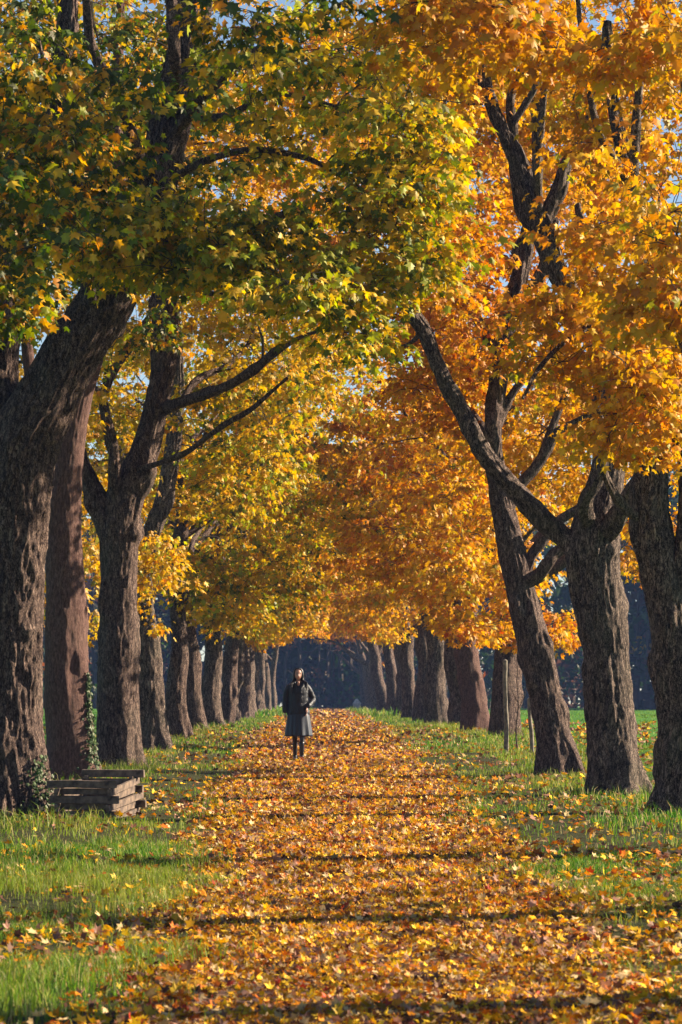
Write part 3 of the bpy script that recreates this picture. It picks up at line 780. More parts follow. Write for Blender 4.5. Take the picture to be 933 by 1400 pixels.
#MORE
# ------------------------------------------------------------------ wood beyond the fields (one mass)
def build_woods():
    rng = np.random.default_rng(77)
    mb = MB(); segs = []
    def belt(x):   # how far off the edge of the wood stands
        return np.interp(x, [-260, -60, -20, 15, 30, 260], [330, 350, 432, 432, 322, 318])
    n = 700
    xs_ = rng.uniform(-200, 260, n); ds = belt(xs_) + rng.uniform(0, 1, n) ** 1.5 * 60
    heights = rng.uniform(13, 21, n)
    chunks = []
    for x, d, h in zip(xs_, ds, heights):
        z = gz(d) - .3; r = rng.uniform(.12, .38)
        lean = rng.normal(0, .5, 2)
        t = np.linspace(0, 1, 5)[:, None]
        C = np.array([x, d, z]) + t * np.array([lean[0], lean[1], h]) + rng.normal(0, .12, (5, 3)) * [1, 1, 0]
        segs.append((C, r * (1 - .85 * t[:, 0])))
        for q in range(9):
            k = rng.uniform(.12, .95); b = C[0] + (C[-1] - C[0]) * k; L = rng.uniform(1.5, 4.5)
            a = rng.uniform(0, 6.28); e = b + [math.cos(a) * L, math.sin(a) * L, L * rng.uniform(.0, .9)]
            segs.append((np.array([b, (b + e) / 2 + rng.normal(0, .25, 3), e]), np.array([r * .3, r * .2, .02])))
    thin_tubes(mb, segs, 4)
    def cl(nc, zlo, zhi, mix, dark, nl, rad, band=(0, 45), xr=(-200, 260), big=1.0):
        x = rng.uniform(*xr, nc); d = belt(x) + rng.uniform(*band, nc); z = gz(d) + rng.uniform(zlo, zhi, nc)
        c = np.stack([x, d, z], 1)
        w_ = rng.integers(0, nc, nc * nl)
        pos = c[w_] + rng.normal(0, rad, (nc * nl, 3)) * [1, 1, .7]
        pos[:, 2] = np.maximum(pos[:, 2], gz(pos[:, 1]) + .1)
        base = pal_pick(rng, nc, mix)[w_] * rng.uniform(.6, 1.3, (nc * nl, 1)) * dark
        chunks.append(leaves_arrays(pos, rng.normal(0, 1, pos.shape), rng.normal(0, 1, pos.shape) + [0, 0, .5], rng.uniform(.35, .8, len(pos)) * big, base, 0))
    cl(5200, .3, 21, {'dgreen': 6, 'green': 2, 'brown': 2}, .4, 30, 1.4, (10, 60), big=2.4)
    cl(1200, .3, 20, {'dgreen': 6, 'green': 2, 'brown': 3, 'rust': .5}, .75, 22, .9, (-2, 8))  # front clumps coloured brighter than the mass behind, to look sunlit
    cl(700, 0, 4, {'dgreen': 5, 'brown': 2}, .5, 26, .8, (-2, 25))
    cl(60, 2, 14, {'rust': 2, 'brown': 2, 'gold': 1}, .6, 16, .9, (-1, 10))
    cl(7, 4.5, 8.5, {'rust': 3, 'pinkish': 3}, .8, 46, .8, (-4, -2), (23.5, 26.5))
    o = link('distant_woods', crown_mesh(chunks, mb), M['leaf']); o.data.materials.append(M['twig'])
    tag(o, 'dark wood closing the view beyond the meadow', 'woods', kind='stuff')
build_woods()

# ------------------------------------------------------------------ fallen leaves
def edge_half(y, x):
    return 1.42 + .22 * fbm(y * .35, np.sign(x) * 3.0, 0, 2) + .12 * fbm(y * 2, np.sign(x) * 9.0, 0, 1)

def build_litter():
    rng = np.random.default_rng(5)
    chunks = []
    def place(n, d0, d1, powr, half, fn, size, hgt, detail, mixfn, tilt):
        u = rng.uniform(0, 1, n)
        y = d0 + (d1 - d0) * u ** powr
        x = pxc(y) + rng.uniform(-half, half, n)
        k = rng.uniform(0, 1, n) < fn(x, y)
        x, y = x[k], y[k]
        q = np.abs(466.5 + F * x / y - 466.5) < 466 + 90
        x, y = x[q], y[q]; m = len(x)
        z = np.where(np.abs(x - pxc(y)) < 1.7, gz(y) + .012, ground_height(x, y)) + rng.uniform(.006, 1, m) ** 2 * hgt + .006
        pos = np.stack([x, y, z], 1)
        a = rng.uniform(0, 6.28, m)
        tip = np.stack([np.cos(a), np.sin(a), rng.normal(0, tilt * .7, m)], 1)
        nrm = rng.normal(0, tilt, (m, 3)) + [0, 0, 1]
        col = mixfn(m, x, y) * rng.uniform(.36, 1.5, (m, 1)) * np.clip(.95 + .35 * fbm(x * 2.2, y * .9, 31, 2), .5, 1.3)[:, None]
        sz = size * rng.uniform(.5, 1.35, m) 
        W = leaves_arrays(pos, tip, nrm, sz, col, detail, rng.uniform(-3.4, 4.2, m))
        chunks.append(W)
    fresh = {'yellow': 4.6, 'gold': 4.2, 'orange': 3.6, 'rust': 2.4, 'red': .6, 'pale': 3.4, 'brown': 3.6, 'pinkish': 3.4}
    old = {'brown': 4.0, 'pinkish': 4.5, 'rust': 1.6, 'orange': 1.4, 'gold': 2.4, 'pale': 2.2, 'yellow': 1.4}
    def mixer(m, x, y):
        A = pal_pick(rng, m, fresh); B = pal_pick(rng, m, old)
        k = np.clip((y - 42) / 45, 0, .8) + .25 * fbm(x * .7, y * .3, 4, 2)
        return np.where((rng.uniform(0, 1, m) < k)[:, None], B, A)
    def on_path(x, y):
        off = np.abs(x - pxc(y)); e = edge_half(y, x - pxc(y))
        p = np.clip(1 - (off - e + .15 + .35 * fbm(x * 1.2, y * .6, 12, 2)) / .75, 0, 1)
        return p * np.clip(.72 + .6 * fbm(x * 1.6, y * .8, 2, 2), .25, 1)
    def verge(x, y):
        off = x - pxc(y); e = edge_half(y, off)
        n = fbm(x * .9, y * .45, 9, 3)
        right = np.clip(.38 + .5 * n + np.clip((36 - y) / 14, 0, .55), .03, 1)
        left = np.clip(.24 + .50 * n + np.clip((y - 45) / 60, 0, .15), .015, 1)
        v = np.where(off > 0, right, left) * np.clip(1.35 - (np.abs(off) - e) / 3.2, .28, 1)
        return np.where(np.abs(off) > e - .2, v, 0)
    place(76000, 19, 36, 1.1, 2.0, on_path, .057, .03, 2, mixer, .55)
    place(95000, 34, 75, 1.25, 2.0, on_path, .070, .035, 1, mixer, .6)
    place(50000, 72, 150, 1.4, 2.0, on_path, .095, .04, 0, mixer, .6)
    place(22000, 145, 380, 1.4, 2.0, on_path, .20, .05, 0, mixer, .45)
    place(34000, 19, 40, 1.1, 4.2, verge, .075, .08, 2, mixer, .5)
    place(50000, 38, 110, 1.3, 8.5, verge, .09, .08, 1, mixer, .5)
    # the drift of leaves under the crowns on the meadow side
    place(16000, 48, 120, 1.2, 12, lambda x, y: np.where((x > 5.0) & (x < 11.5), np.clip(.7 + .5 * fbm(x * .5, y * .2, 5, 2), 0, 1) , 0), .14, .05, 0, mixer, .5)
    o = link('fallen_leaves', leaf_mesh('fallen_leaves', chunks), M['litter'])
    tag(o, 'yellow, orange and brown maple leaves strewn over the path and verges', 'fallen leaves', kind='stuff')
build_litter()

# ------------------------------------------------------------------ grass
def build_grass():
    rng = np.random.default_rng(6)
    Vs, Ls, Cs, n0 = [], [], [], 0
    def place(n, d0, d1, powr, x0, x1, fn, h, wd, cols, lean=.45, clump=True):
        nonlocal n0
        y = d0 + (d1 - d0) * rng.uniform(0, 1, n) ** powr
        x = pxc(y) + rng.uniform(x0, x1, n)
        k = rng.uniform(0, 1, n) < fn(x, y)
        k &= np.abs(F * x / y) < 466 + 80
        x, y = x[k], y[k]; m = len(x)
        if clump:
            x = x + rng.normal(0, .01, m)
        z = ground_height(x, y) - .01
        tall = np.clip(1 + .8 * fbm(x * 1.7, y * .9, 7, 3), .3, 2.4)
        H = h * tall * rng.uniform(.5, 1.35, m)
        a = rng.uniform(0, 6.28, m); L = lean * rng.uniform(.2, 1.5, m)
        dx, dy = np.cos(a), np.sin(a)
        W = wd * rng.uniform(.7, 1.3, m); b = rng.uniform(0, 6.28, m); sx, sy = np.cos(b), np.sin(b)
        p0 = np.stack([x, y, z], 1); S_ = np.stack([sx, sy, 0 * x], 1) * W[:, None] / 2
        p1 = p0 + np.stack([dx * H * L * .3, dy * H * L * .3, H * .6], 1)
        p2 = p0 + np.stack([dx * H * L, dy * H * L, H * (1 - .25 * L)], 1)
        V = np.stack([p0 - S_, p0 + S_, p1 - S_ * .8, p1 + S_ * .8, p2], 1)
        T = np.array([[0, 1, 3], [0, 3, 2], [2, 3, 4]])
        Ls.append((T[None] + (np.arange(m) * 5)[:, None, None] + n0).reshape(-1, 3)); n0 += m * 5
        c = cols[rng.choice(len(cols), m, p=PW)] * rng.uniform(.55, 1.35, (m, 1))
        yl = np.clip(.5 + .8 * fbm(x * .35, y * .2, 3, 2), 0, 1)[:, None]
        c = c * (1 - .5 * yl) + np.array([.30, .30, .05]) * .5 * yl
        Cs.append(np.repeat(c[:, None], 5, 1).reshape(-1, 3)); Vs.append(V.reshape(-1, 3))
    cols = np.array([(.035, .125, .014), (.07, .21, .020), (.16, .31, .03), (.36, .36, .07), (.55, .45, .20)])
    PW = np.array([.28, .28, .22, .13, .09])
    def verge(x, y):
        off = x - pxc(y); e = edge_half(y, off)
        s = np.clip((np.abs(off) - e + .25 + .3 * fbm(x * 1.5, y * .9, 14, 2)) / .55, 0, 1)
        n = fbm(x * .8, y * .5, 21, 3)
        near_r = np.where(off > 0, np.clip((y - 22) / 16, .25, 1), 1)
        near_l = np.where(off < 0, np.clip(.55 + (np.abs(off) - 1.5) * .5 + (y - 30) / 25, .3, 1), 1)
        box = (np.abs(x + 2.95) < .95) & (np.abs(y - 48.1) < 1.0)
        return s * np.clip(.55 + 1.0 * n, .06, 1) * near_r * near_l * np.where(box, .12, 1)
    place(120000, 18.5, 42, 1.0, -4.6, -.8, verge, .115, .007, cols)
    place(90000, 18.5, 40, 1.0, .8, 4.3, verge, .085, .006, cols)
    place(110000, 38, 80, 1.15, -7, 7, verge, .075, .010, cols)
    place(70000, 75, 170, 1.3, -5.5, 5.5, verge, .09, .018, cols)
    place(26000, 160, 400, 1.3, -7, 5.5, verge, .22, .06, cols)
    # tufts along the tree feet, longer and drier
    PW = np.array([.2, .25, .2, .20, .15])
    place(16000, 40, 115, 1.0, -4.8, -2.9, lambda x, y: np.clip(.5 + .9 * fbm(x, y * .6, 2, 2), 0, 1), .15, .011, cols, .7)
    place(16000, 44, 115, 1.0, 3.0, 5.0, lambda x, y: np.clip(.5 + .9 * fbm(x, y * .6, 8, 2), 0, 1), .15, .011, cols, .7)
    # the mown meadow on both sides
    PW = np.array([.38, .42, .2, 0, 0])
    place(40000, 50, 320, 1.3, 4.5, 30, lambda x, y: 1 + 0 * x, .07, .03, cols, .4)
    place(12000, 60, 320, 1.3, -30, -4.5, lambda x, y: 1 + 0 * x, .07, .03, cols, .4)
    o = link('grass', quads_mesh('grass', np.vstack(Vs), np.vstack(Ls), False, np.vstack(Cs)), M['blade'])
    tag(o, 'green and straw coloured grass on the verges and meadow', 'grass', kind='stuff')
build_grass()

# ------------------------------------------------------------------ ivy
from mathutils.bvhtree import BVHTree
def ivy(tree, axis_pt, ang0, ang1, z0, z1, n, size, label, base, fade=True):
    rng = np.random.default_rng(int(abs(base[0] * 100)) + n)
    tr = [c for c in tree.children if c.name.startswith('trunk')][0]
    me = tr.data; bv = BVHTree.FromPolygons([v.co[:] for v in me.vertices], [p.vertices[:] for p in me.polygons])
    root = empty('ivy', (base[0], base[1], gz(base[1])), label, 'ivy')
    pos, tip, nrm = [], [], []
    for i in range(n):
        t = rng.uniform(0, 1) ** (1.5 if fade else 1.0)
        z = z0 + (z1 - z0) * t
        mid = (ang0 + ang1) / 2; half = (ang1 - ang0) / 2 * (1 - .55 * t)
        a = mid + rng.normal(0, .5) * half
        o = Vector((axis_pt[0] + math.cos(a) * 2, axis_pt[1] + math.sin(a) * 2, z))
        hit, nn, _, _ = bv.ray_cast(o, Vector((-math.cos(a), -math.sin(a), 0)))
        if hit is None: continue
        out = np.array([math.cos(a), math.sin(a), 0])
        pos.append(np.array(hit) + out * rng.uniform(.01, .05)); tip.append(rng.normal(0, .5, 3) + [0, 0, -.6]); nrm.append(out + rng.normal(0, .35, 3) + [0, 0, .25])
    pos, tip, nrm = map(np.array, (pos, tip, nrm))
    cols = np.array([(.02, .05, .015), (.035, .085, .02), (.07, .12, .04), (.11, .15, .07)])
    col = cols[rng.choice(4, len(pos), p=[.35, .35, .2, .1])] * rng.uniform(.7, 1.2, (len(pos), 1))
    link('foliage', leaf_mesh('foliage', [leaves_arrays(pos, tip, nrm, size * rng.uniform(.6, 1.2, len(pos)), col, 1)]), M['ivy'], root)
trees = [o for o in bpy.data.objects if o.name.startswith('maple_tree')]
T1 = bpy.data.objects['maple_tree']; T2 = bpy.data.objects['maple_tree.001']
a1 = P(12, 1000, 49.5); a2 = P(98, 1000, 59)
ivy(T1, a1, -1.25, .1, gz(49) - .05, gz(49) + .80, 330, .055, 'ivy climbing the foot of the massive furrowed maple beside the box', (a1[0] + .45, 49.2))
ivy(T2, a2, -.95, -.15, gz(59) + .0, gz(59) + 1.75, 520, .062, 'narrow ivy strip climbing the smooth reddish trunk behind the box', (a2[0] + .38, 58.8), False)

# ------------------------------------------------------------------ wooden box of stacked boards
def board(mb_name, mat, L, Wd, H, loc, rotz, parent, seed):
    bm = bmesh.new()
    bmesh.ops.create_cube(bm, size=1)
    for v in bm.verts: v.co = Vector((v.co.x * L, v.co.y * Wd, v.co.z * H))
    bmesh.ops.subdivide_edges(bm, edges=[e for e in bm.edges if abs((e.verts[0].co - e.verts[1].co).x) > .5 * L], cuts=7)
    for v in bm.verts:
        q = mnoise.noise_vector(v.co * 3 + Vector((seed * 7.1, 0, 0)))
        v.co += Vector((q.x * .008, q.y * .007, q.z * .008))
    bmesh.ops.bevel(bm, geom=list(bm.edges), offset=.004, segments=1, affect='EDGES')
    me = bpy.data.meshes.new(mb_name); bm.to_mesh(me); bm.free()
    me.materials.append(mat)
    o = bpy.data.objects.new(mb_name, me); COL.objects.link(o); o.parent = parent
    o.location = loc; o.rotation_euler = (0, 0, rotz)
    return o
def build_box():
    fl = P(80, 1080, 48.1)
    root = empty('wooden_box', (fl[0], fl[1], gz(48.1) - .07), 'open box of weathered stacked boards in the grass beside the ivy clad maple', 'box')
    root.rotation_euler = (R(6.0), 0, R(-15))
    A, B = .70, 1.10; h = .097
    k = 0
    rr = random.Random(3)
    for lay in range(6):
        z = h * (lay + .5)
        if lay % 2 == 0:
            for x in (0.0, A):
                k += 1; board('board', M['plank'], B + rr.uniform(.12, .28), .045, h - .004 - rr.uniform(0, .012), (x, B / 2 + rr.uniform(-.04, .04), z), R(90) + rr.uniform(-.03, .03), root, k)
        else:
            for y in (0.0, B):
                k += 1; board('board', M['plank'], A + rr.uniform(.10, .24), .055, h - .004, (A / 2 + rr.uniform(-.03, .03), y, z), rr.uniform(-.035, .035), root, k)
    for y in (0.03, B - .03):
        k += 1; board('board', M['plank'], A - .08, .03, .085, (A / 2, y + (.02 if y < .5 else -.02), h * 2.55), .01, root, k + 40)
        k += 1; board('board', M['plank'], A - .06, .035, .08, (A / 2, y + (.02 if y < .5 else -.02), h * 4.5), 0, root, k)
    for x in (.03, A - .03):
        k += 1; board('board', M['plank'], B - .12, .03, .085, (x, B / 2, h * 3.5), R(90), root, k)
        k += 1; board('board', M['plank'], B - .12, .03, .085, (x, B / 2, h * 1.5), R(90), root, k)
    for x, y in ((.05, .09), (A - .05, .09), (.05, B - .09), (A - .05, B - .09)):
        k += 1; o = board('corner_post', M['plank'], .52, .05, .05, (x, y, .25), 0, root, k); o.rotation_euler = (0, R(90), 0)
build_box()

# ------------------------------------------------------------------ stakes with the young maple between them
def stake(px, py, d, top_py, top_px, hw, label):
    b = P(px, py, d); b[2] = gz(d) - .05; t = P(top_px, top_py, d)
    mb = MB(); L = t - b
    pts = [b, b + L * .35 + [.01, 0, 0], b + L * .7 - [.006, 0, 0], t]
    bark_tube(mb, pts, [hw * d / F] * 4, .04, 14, .006, px, 0, 0)
    o = mb.build('wooden_stake', M['stake']); tag(o, label, 'stake', 'bare stakes in the right verge')
stake(692, 1031, 74, 903, 691, 3.4, 'tall straight wooden stake standing in the grass of the right verge')
stake(728, 1035, 73, 955, 724, 3.0, 'short leaning wooden stake close left of the leaning warty maple')
make_tree('thin leafless maple sapling with a few red leaves between the two stakes', base_of(74, 708), [
    S(74, (708, 1032, 1.3), (706, 1000, 1.1), (709, 960, .9), (707, 930, .7), (709, 905, .4)),
    S(74, (706, 975, .7), (716, 955, .5), (722, 930, .3)), S(74, (708, 960, .7), (699, 940, .5), (697, 918, .3))],
    [E(711, 952, 74, .12, .12, .18, 3, 7, 'rust')], 'bark_grey', .12, 1, 31, .05, 8, 0, 0, 0, False)

# ------------------------------------------------------------------ pale stone far off by the path
def stone():
    bm = bmesh.new(); bmesh.ops.create_icosphere(bm, subdivisions=4, radius=1)
    for v in bm.verts:
        c = v.co.copy()
        w_ = .28 + .07 * (c.z > .2) + .05 * math.sin(c.z * 6)
        p = Vector((c.x * w_ * 1.5, c.y * w_ * 1.3, c.z * .72))
        p += mnoise.noise_vector(c * 1.6) * .10 + mnoise.noise_vector(c * 4) * .03
        v.co = p
    for f in bm.faces: f.smooth = True
    me = bpy.data.meshes.new('standing_stone'); bm.to_mesh(me); bm.free()
    o = link('standing_stone', me, simple('pale_stone', (.42, .36, .32), .9, .3, 6, .6))
    d = 330; o.scale = (.62, .62, .8); o.location = ((488 - 466.5) * d / F, d, gz(d) + .42)
    tag(o, 'small pale weathered stone upright at the far end of the right verge', 'stone')
stone()

# ------------------------------------------------------------------ the woman
def skin_mesh(verts, radii, edges, sub=2):
    me = bpy.data.meshes.new('t'); me.from_pydata([tuple(v) for v in verts], edges, [])
    o = bpy.data.objects.new('t', me); COL.objects.link(o)
    sk = o.modifiers.new('s', 'SKIN'); sk.use_smooth_shade = True
    for i, r in enumerate(radii):
        r = r if isinstance(r, tuple) else (r, r)
        me.skin_vertices[0].data[i].radius = r
    me.skin_vertices[0].data[0].use_root = True
    ss = o.modifiers.new('u', 'SUBSURF'); ss.levels = sub; ss.render_levels = sub
    dg = bpy.context.evaluated_depsgraph_get()
    ev = bpy.data.meshes.new_from_object(o.evaluated_get(dg))
    bpy.data.objects.remove(o); return ev

def ell(center, rad, seg=24, deform=None):
    bm = bmesh.new(); bmesh.ops.create_uvsphere(bm, u_segments=seg, v_segments=seg // 2, radius=1)
    for v in bm.verts:
        c = v.co.copy()
        p = Vector((c.x * rad[0], c.y * rad[1], c.z * rad[2]))
        if deform: p = deform(c, p)
        v.co = p + Vector(center)
    me = bpy.data.meshes.new('e'); bm.to_mesh(me); bm.free(); return me

def fuse(name, meshes, voxel, mat, parent, smooth_it=6):
    bm = bmesh.new()
    for m in meshes: bm.from_mesh(m)
    me = bpy.data.meshes.new(name); bm.to_mesh(me); bm.free()
    o = bpy.data.objects.new(name, me); COL.objects.link(o)
    rm = o.modifiers.new('r', 'REMESH'); rm.mode = 'VOXEL'; rm.voxel_size = voxel; rm.use_smooth_shade = True
    sm = o.modifiers.new('m', 'SMOOTH'); sm.iterations = smooth_it; sm.factor = .5
    dg = bpy.context.evaluated_depsgraph_get()
    ev = bpy.data.meshes.new_from_object(o.evaluated_get(dg)); ev.name = name
    bpy.data.objects.remove(o)
    ev.materials.clear(); ev.materials.append(mat)
    o = bpy.data.objects.new(name, ev); COL.objects.link(o); o.parent = parent
    return o

def lathe_rings(rings, seg=64):
    """rings: (z, rx, ry, cx, cy, pleat amplitude, pleat count)"""
    V, Q = [], []
    for (z, rx, ry, cx, cy_, am, k) in rings:
        for i in range(seg):
            a = 2 * math.pi * i / seg
            q = 1 + am * (.65 * math.sin(a * k + 1.3 * math.sin(a * 3)) + .5 * math.sin(a * (k - 6) + 2 * math.sin(a * 2 + 1)))
            V.append((cx + math.cos(a) * rx * q, cy_ + math.sin(a) * ry * q, z))
    for j in range(len(rings) - 1):
        for i in range(seg):
            i2 = (i + 1) % seg
            Q.append((j * seg + i, j * seg + i2, (j + 1) * seg + i2, (j + 1) * seg + i))
    return V, Q

def build_woman():
    d = 70.0; X = (408 - 466.5) * d / F
    root = empty('person', (X, d, gz(d) + .025), 'woman with long dark hair, dark jacket and knee length skirt walking on the path', 'person')
    skin = simple('skin', (.50, .27, .19), .5, .06, 30, .02, .4)
    tights = simple('tights', (.012, .010, .014), .6, .2, 60, .05)
    # a body with the skin tones above and dark tights below the hem
    m, t, out = new_mat('body_skin')
    tc = N_(t, 'ShaderNodeTexCoord'); sp = N_(t, 'ShaderNodeSeparateXYZ'); t.links.new(tc.outputs['Object'], sp.inputs[0])
    gt = N_(t, 'ShaderNodeMath', operation='GREATER_THAN'); gt.inputs[1].default_value = .66; t.links.new(sp.outputs['Z'], gt.inputs[0])
    mx = N_(t, 'ShaderNodeMixRGB'); mx.inputs[1].default_value = (.014, .011, .015, 1); mx.inputs[2].default_value = (.50, .27, .19, 1); t.links.new(gt.outputs[0], mx.inputs[0])
    bs = N_(t, 'ShaderNodeBsdfPrincipled'); bs.inputs['Roughness'].default_value = .5; t.links.new(mx.outputs[0], bs.inputs['Base Color']); t.links.new(bs.outputs[0], out.inputs[0])
    V = [(0, 0, .93), (0, 0, 1.10), (0, 0, 1.30), (0, .005, 1.42), (0, -.005, 1.50),
         (-.165, .01, 1.375), (-.225, .03, 1.12), (-.240, -.02, .90),
         (.165, .01, 1.375), (.265, .06, 1.13), (.175, -.11, 1.00),
         (-.080, 0, .88), (-.058, -.02, .50), (-.050, .13, .12),
         (.080, 0, .88), (.064, -.14, .50), (.054, -.17, .10)]
    Rr = [(.14, .10), (.115, .085), (.13, .095), .052, .045, .055, .042, .026, .055, .042, .028, .085, .052, .034, .085, .052, .034]
    Ed = [(0, 1), (1, 2), (2, 3), (3, 4), (2, 5), (5, 6), (6, 7), (2, 8), (8, 9), (9, 10), (0, 11), (11, 12), (12, 13), (0, 14), (14, 15), (15, 16)]
    def hd(c, p):
        # narrower jaw, flatter face, a nose, sockets
        if c.z < 0: p.x *= 1 - .30 * (-c.z) ** 1.3; p.y += -.012 * (-c.z)
        if c.y < -.2:
            g = math.exp(-((c.x / .16) ** 2)); nz = math.exp(-(((c.z + .18) / .22) ** 2)); p.y -= .020 * g * nz
            for s in (-1, 1):
                p.y += .010 * math.exp(-(((c.x - s * .42) / .22) ** 2 + ((c.z - .06) / .16) ** 2))
            p.y -= .006 * math.exp(-((c.x / .3) ** 2 + ((c.z + .5) / .09) ** 2))
        return p
    parts = [skin_mesh(V, Rr, Ed), ell((0, -.012, 1.575), (.074, .092, .112), 48, hd)]
    for s in (-1, 1): parts.append(ell((s * .074, 0, 1.57), (.010, .02, .03), 12))
    def hand(wx, wy, wz, side, curl):
        parts.append(ell((wx, wy, wz - .055), (.017, .040, .052), 16))
        for i, (fy, L) in enumerate(((-.030, .066), (-.010, .076), (.010, .072), (.029, .056))):
            a = Vector((wx, wy + fy, wz - .085)); b = a + Vector((side * .006, 0, -L * .5)); c = b + Vector((side * curl * .5, -.002, -L * .42)); e = c + Vector((side * curl, 0, -L * .25))
            parts.append(skin_mesh([a, b, c, e], [.0095, .0085, .0078, .006], [(0, 1), (1, 2), (2, 3)], 1))
        a = Vector((wx, wy - .028, wz - .03)); b = a + Vector((side * .012, -.030, -.028)); c = b + Vector((side * .012, -.008, -.032))
        parts.append(skin_mesh([a, b, c], [.011, .010, .007], [(0, 1), (1, 2)], 1))
    hand(-.242, -.025, .885, 1, .014)
    hand(.150, -.135, .985, -1, .02)
    fuse('body', parts, .0055, m, root, 3)
    # boots
    boot = simple('boot_leather', (.010, .009, .011), .35, .2, 30, .1, .5)
    for x0, y0, yk in ((-.050, .13, -.03), (.054, -.17, -.05)):
        bp = [skin_mesh([(x0, y0, .37), (x0, y0, .20), (x0, y0 + .008, .07), (x0, y0 - .05, .045), (x0, y0 - .15, .030)], [.056, .046, .040, .040, .030], [(0, 1), (1, 2), (2, 3), (3, 4)], 2),
              ell((x0, y0 + .035, .03), (.026, .028, .032), 12)]
        fuse('boot', bp, .006, boot, root, 2)
    # skirt
    sk = simple('skirt_satin', (.003, .008, .020), .5, .3, 5, .25, .6)
    rings = []
    for i in range(15):
        q = i / 14; z = .875 - q * .43
        rings.append((z, .185 + .062 * q ** .8, .135 + .065 * q ** .8, 0.005, -.01, .012 + .055 * q, 13))
    Vv, Qq = lathe_rings(rings, 130)
    me = quads_mesh('skirt', np.array(Vv), np.array(Qq)); o = bpy.data.objects.new('skirt', me); COL.objects.link(o); me.materials.append(sk); o.parent = root
    so = o.modifiers.new('thick', 'SOLIDIFY'); so.thickness = .004
    # jacket: padded body and sleeves, a standing collar
    jm, t, out = new_mat('jacket_cloth')
    tc = N_(t, 'ShaderNodeTexCoord'); n = N_(t, 'ShaderNodeTexNoise'); n.inputs['Scale'].default_value = 9; n.inputs['Detail'].default_value = 5; n.inputs['Distortion'].default_value = 1.2
    t.links.new(tc.outputs['Object'], n.inputs['Vector'])
    bs = N_(t, 'ShaderNodeBsdfPrincipled'); bs.inputs['Base Color'].default_value = (.010, .011, .016, 1); bs.inputs['Roughness'].default_value = .5; bs.inputs['Specular IOR Level'].default_value = .4
    bp = N_(t, 'ShaderNodeBump'); bp.inputs['Strength'].default_value = .9; bp.inputs['Distance'].default_value = .03
    t.links.new(n.outputs['Fac'], bp.inputs['Height']); t.links.new(bp.outputs[0], bs.inputs['Normal']); t.links.new(bs.outputs[0], out.inputs[0])
    rg = [(.835, .02, .02), (.835, .16, .10), (.84, .212, .150), (.88, .215, .154), (.96, .198, .146), (1.05, .182, .140), (1.15, .182, .142), (1.25, .188, .142), (1.32, .182, .130), (1.37, .160, .110), (1.400, .115, .085), (1.425, .075, .066), (1.44, .062, .058), (1.445, .03, .03)]
    Vv, Qq = lathe_rings([(z, a_, b_, 0, -.002, .012, 7) for z, a_, b_ in rg], 48)
    n0 = len(Vv); Vv += [(0, 0, .835), (0, 0, 1.475)]
    me = bpy.data.meshes.new('t'); nr_ = len(rg)
    me.from_pydata(Vv, [], [tuple(q) for q in Qq] + [((i + 1) % 48, i, n0) for i in range(48)] + [((nr_ - 1) * 48 + i, (nr_ - 1) * 48 + (i + 1) % 48, n0 + 1) for i in range(48)])
    jp = [me]
    for pts, rr_ in (([(-.15, .01, 1.34), (-.20, .015, 1.28), (-.232, .03, 1.12), (-.246, -.005, 1.0), (-.248, -.018, .915)], [.066, .062, .055, .049, .047]),
                     ([(.15, .01, 1.34), (.20, .015, 1.28), (.272, .06, 1.12), (.235, -.03, 1.06), (.185, -.115, 1.005)], [.066, .062, .058, .053, .047])):
        C = catmull([np.r_[q, k] for q, k in zip(np.array(pts), rr_)], 5)
        for k in range(len(C)): jp.append(ell(C[k, :3], (C[k, 3], C[k, 3], C[k, 3]), 16))
    for s in (-1, 1):   # the open collar
        jp.append(ell((s * .070, -.075, 1.395), (.028, .040, .062), 16)); jp.append(ell((s * .045, -.125, 1.22), (.016, .016, .16), 16))
    jp.append(ell((.16, -.10, 1.00), (.07, .05, .035), 16))
    fuse('jacket', jp, .009, jm, root, 2)
    # hair: cap with the face left free, long locks over the shoulders
    hm = simple('hair', (.012, .008, .007), .42, .3, 40, .3, .5)
    mb = MB()
    def cap(c, p):
        if c.y < -.35 and c.z < .72: p.y *= .35
        return p
    rr = random.Random(9); segs = []
    for i in range(230):
        front = i % 5 == 0
        a = math.radians(rr.choice((rr.uniform(-28, -8), rr.uniform(188, 208)))) if front else math.radians(rr.uniform(-8, 188))
        top = Vector((rr.uniform(-.012, .012), -.03 + rr.uniform(-.05, .06), 1.688))
        rad = .084 + rr.uniform(-.002, .008)
        p1 = Vector((math.cos(a) * rad * .72, math.sin(a) * .080 - .012, 1.660))
        p2 = Vector((math.cos(a) * rad, math.sin(a) * .100 - .010, 1.575))
        p3 = Vector((math.cos(a) * (rad + .004), math.sin(a) * .100 - .010, 1.48))
        L = rr.uniform(1.20, 1.30) if math.cos(a) < 0 else rr.uniform(1.24, 1.38)
        sx_ = math.cos(a) * (rad + .052) if front else math.cos(a) * (rad + .035)
        yf = -.125 if front else math.sin(a) * .135
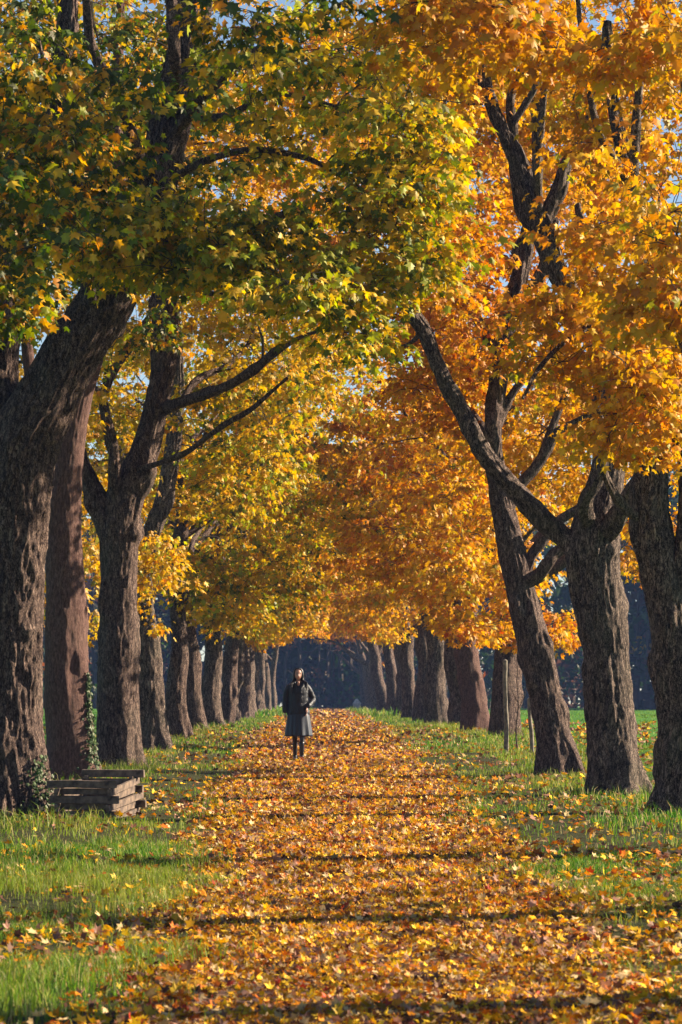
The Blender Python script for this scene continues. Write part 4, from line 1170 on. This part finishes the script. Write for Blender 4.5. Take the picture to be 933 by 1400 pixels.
        p4 = Vector((sx_ + rr.uniform(-.015, .015), yf, (1.47 + L) / 2 + .01))
        p5 = Vector((sx_ + rr.uniform(-.03, .03), yf - (.03 if front else 0), L))
        C = catmull([np.array(q) for q in (top, p1, p2, p3, p4, p5)], 4)
        segs.append((C, np.interp(np.linspace(0, 1, len(C)), [0, .15, .7, 1], [.006, .013, .012, .002])))
    thin_tubes(mb, segs, 6)
    o = mb.build('hair', hm, None); o.parent = root
    me = ell((0, -.098, 1.405), (.026, .020, .050), 16); me.name = 'neck'; me.materials.append(skin)
    q = bpy.data.objects.new('neck', me); COL.objects.link(q); q.parent = root
    # eyes, brows and mouth
    dark = simple('eye_dark', (.02, .014, .012), .3, .1, 30, 0); lip = simple('lips', (.34, .10, .09), .45, .1, 30, 0)
    for s in (-1, 1):
        for nm, c, r_, mt in (('eye', (s * .030, -.0985, 1.583), (.012, .006, .0055), dark), ('eyebrow', (s * .031, -.102, 1.604), (.017, .005, .0035), dark)):
            me = ell(c, r_, 14); me.name = nm; me.materials.append(mt); q = bpy.data.objects.new(nm, me); COL.objects.link(q); q.parent = root
    me = ell((0, -.103, 1.520), (.021, .007, .0065), 14); me.materials.append(lip); q = bpy.data.objects.new('mouth', me); COL.objects.link(q); q.parent = root
    root.rotation_euler = (0, 0, R(4))
build_woman()

# ------------------------------------------------------------------ air
def build_haze():
    bm = bmesh.new(); bmesh.ops.create_cube(bm, size=1)
    me = bpy.data.meshes.new('haze'); bm.to_mesh(me); bm.free()
    m, t, out = new_mat('blue_air')
    pv = N_(t, 'ShaderNodeVolumePrincipled'); pv.inputs['Color'].default_value = (.30, .48, 1, 1); pv.inputs['Density'].default_value = .00017; pv.inputs['Anisotropy'].default_value = .2
    t.links.new(pv.outputs[0], out.inputs['Volume'])
    o = link('haze', me, m)
    o.scale = (2000, 1200, 60); o.location = (0, 400, 24)
    o.data.transform(Matrix.Diagonal((2000, 1200, 60, 1))); o.scale = (1, 1, 1)
    tag(o, 'thin blue air that fades the far wood', 'haze', kind='stuff')
build_haze()
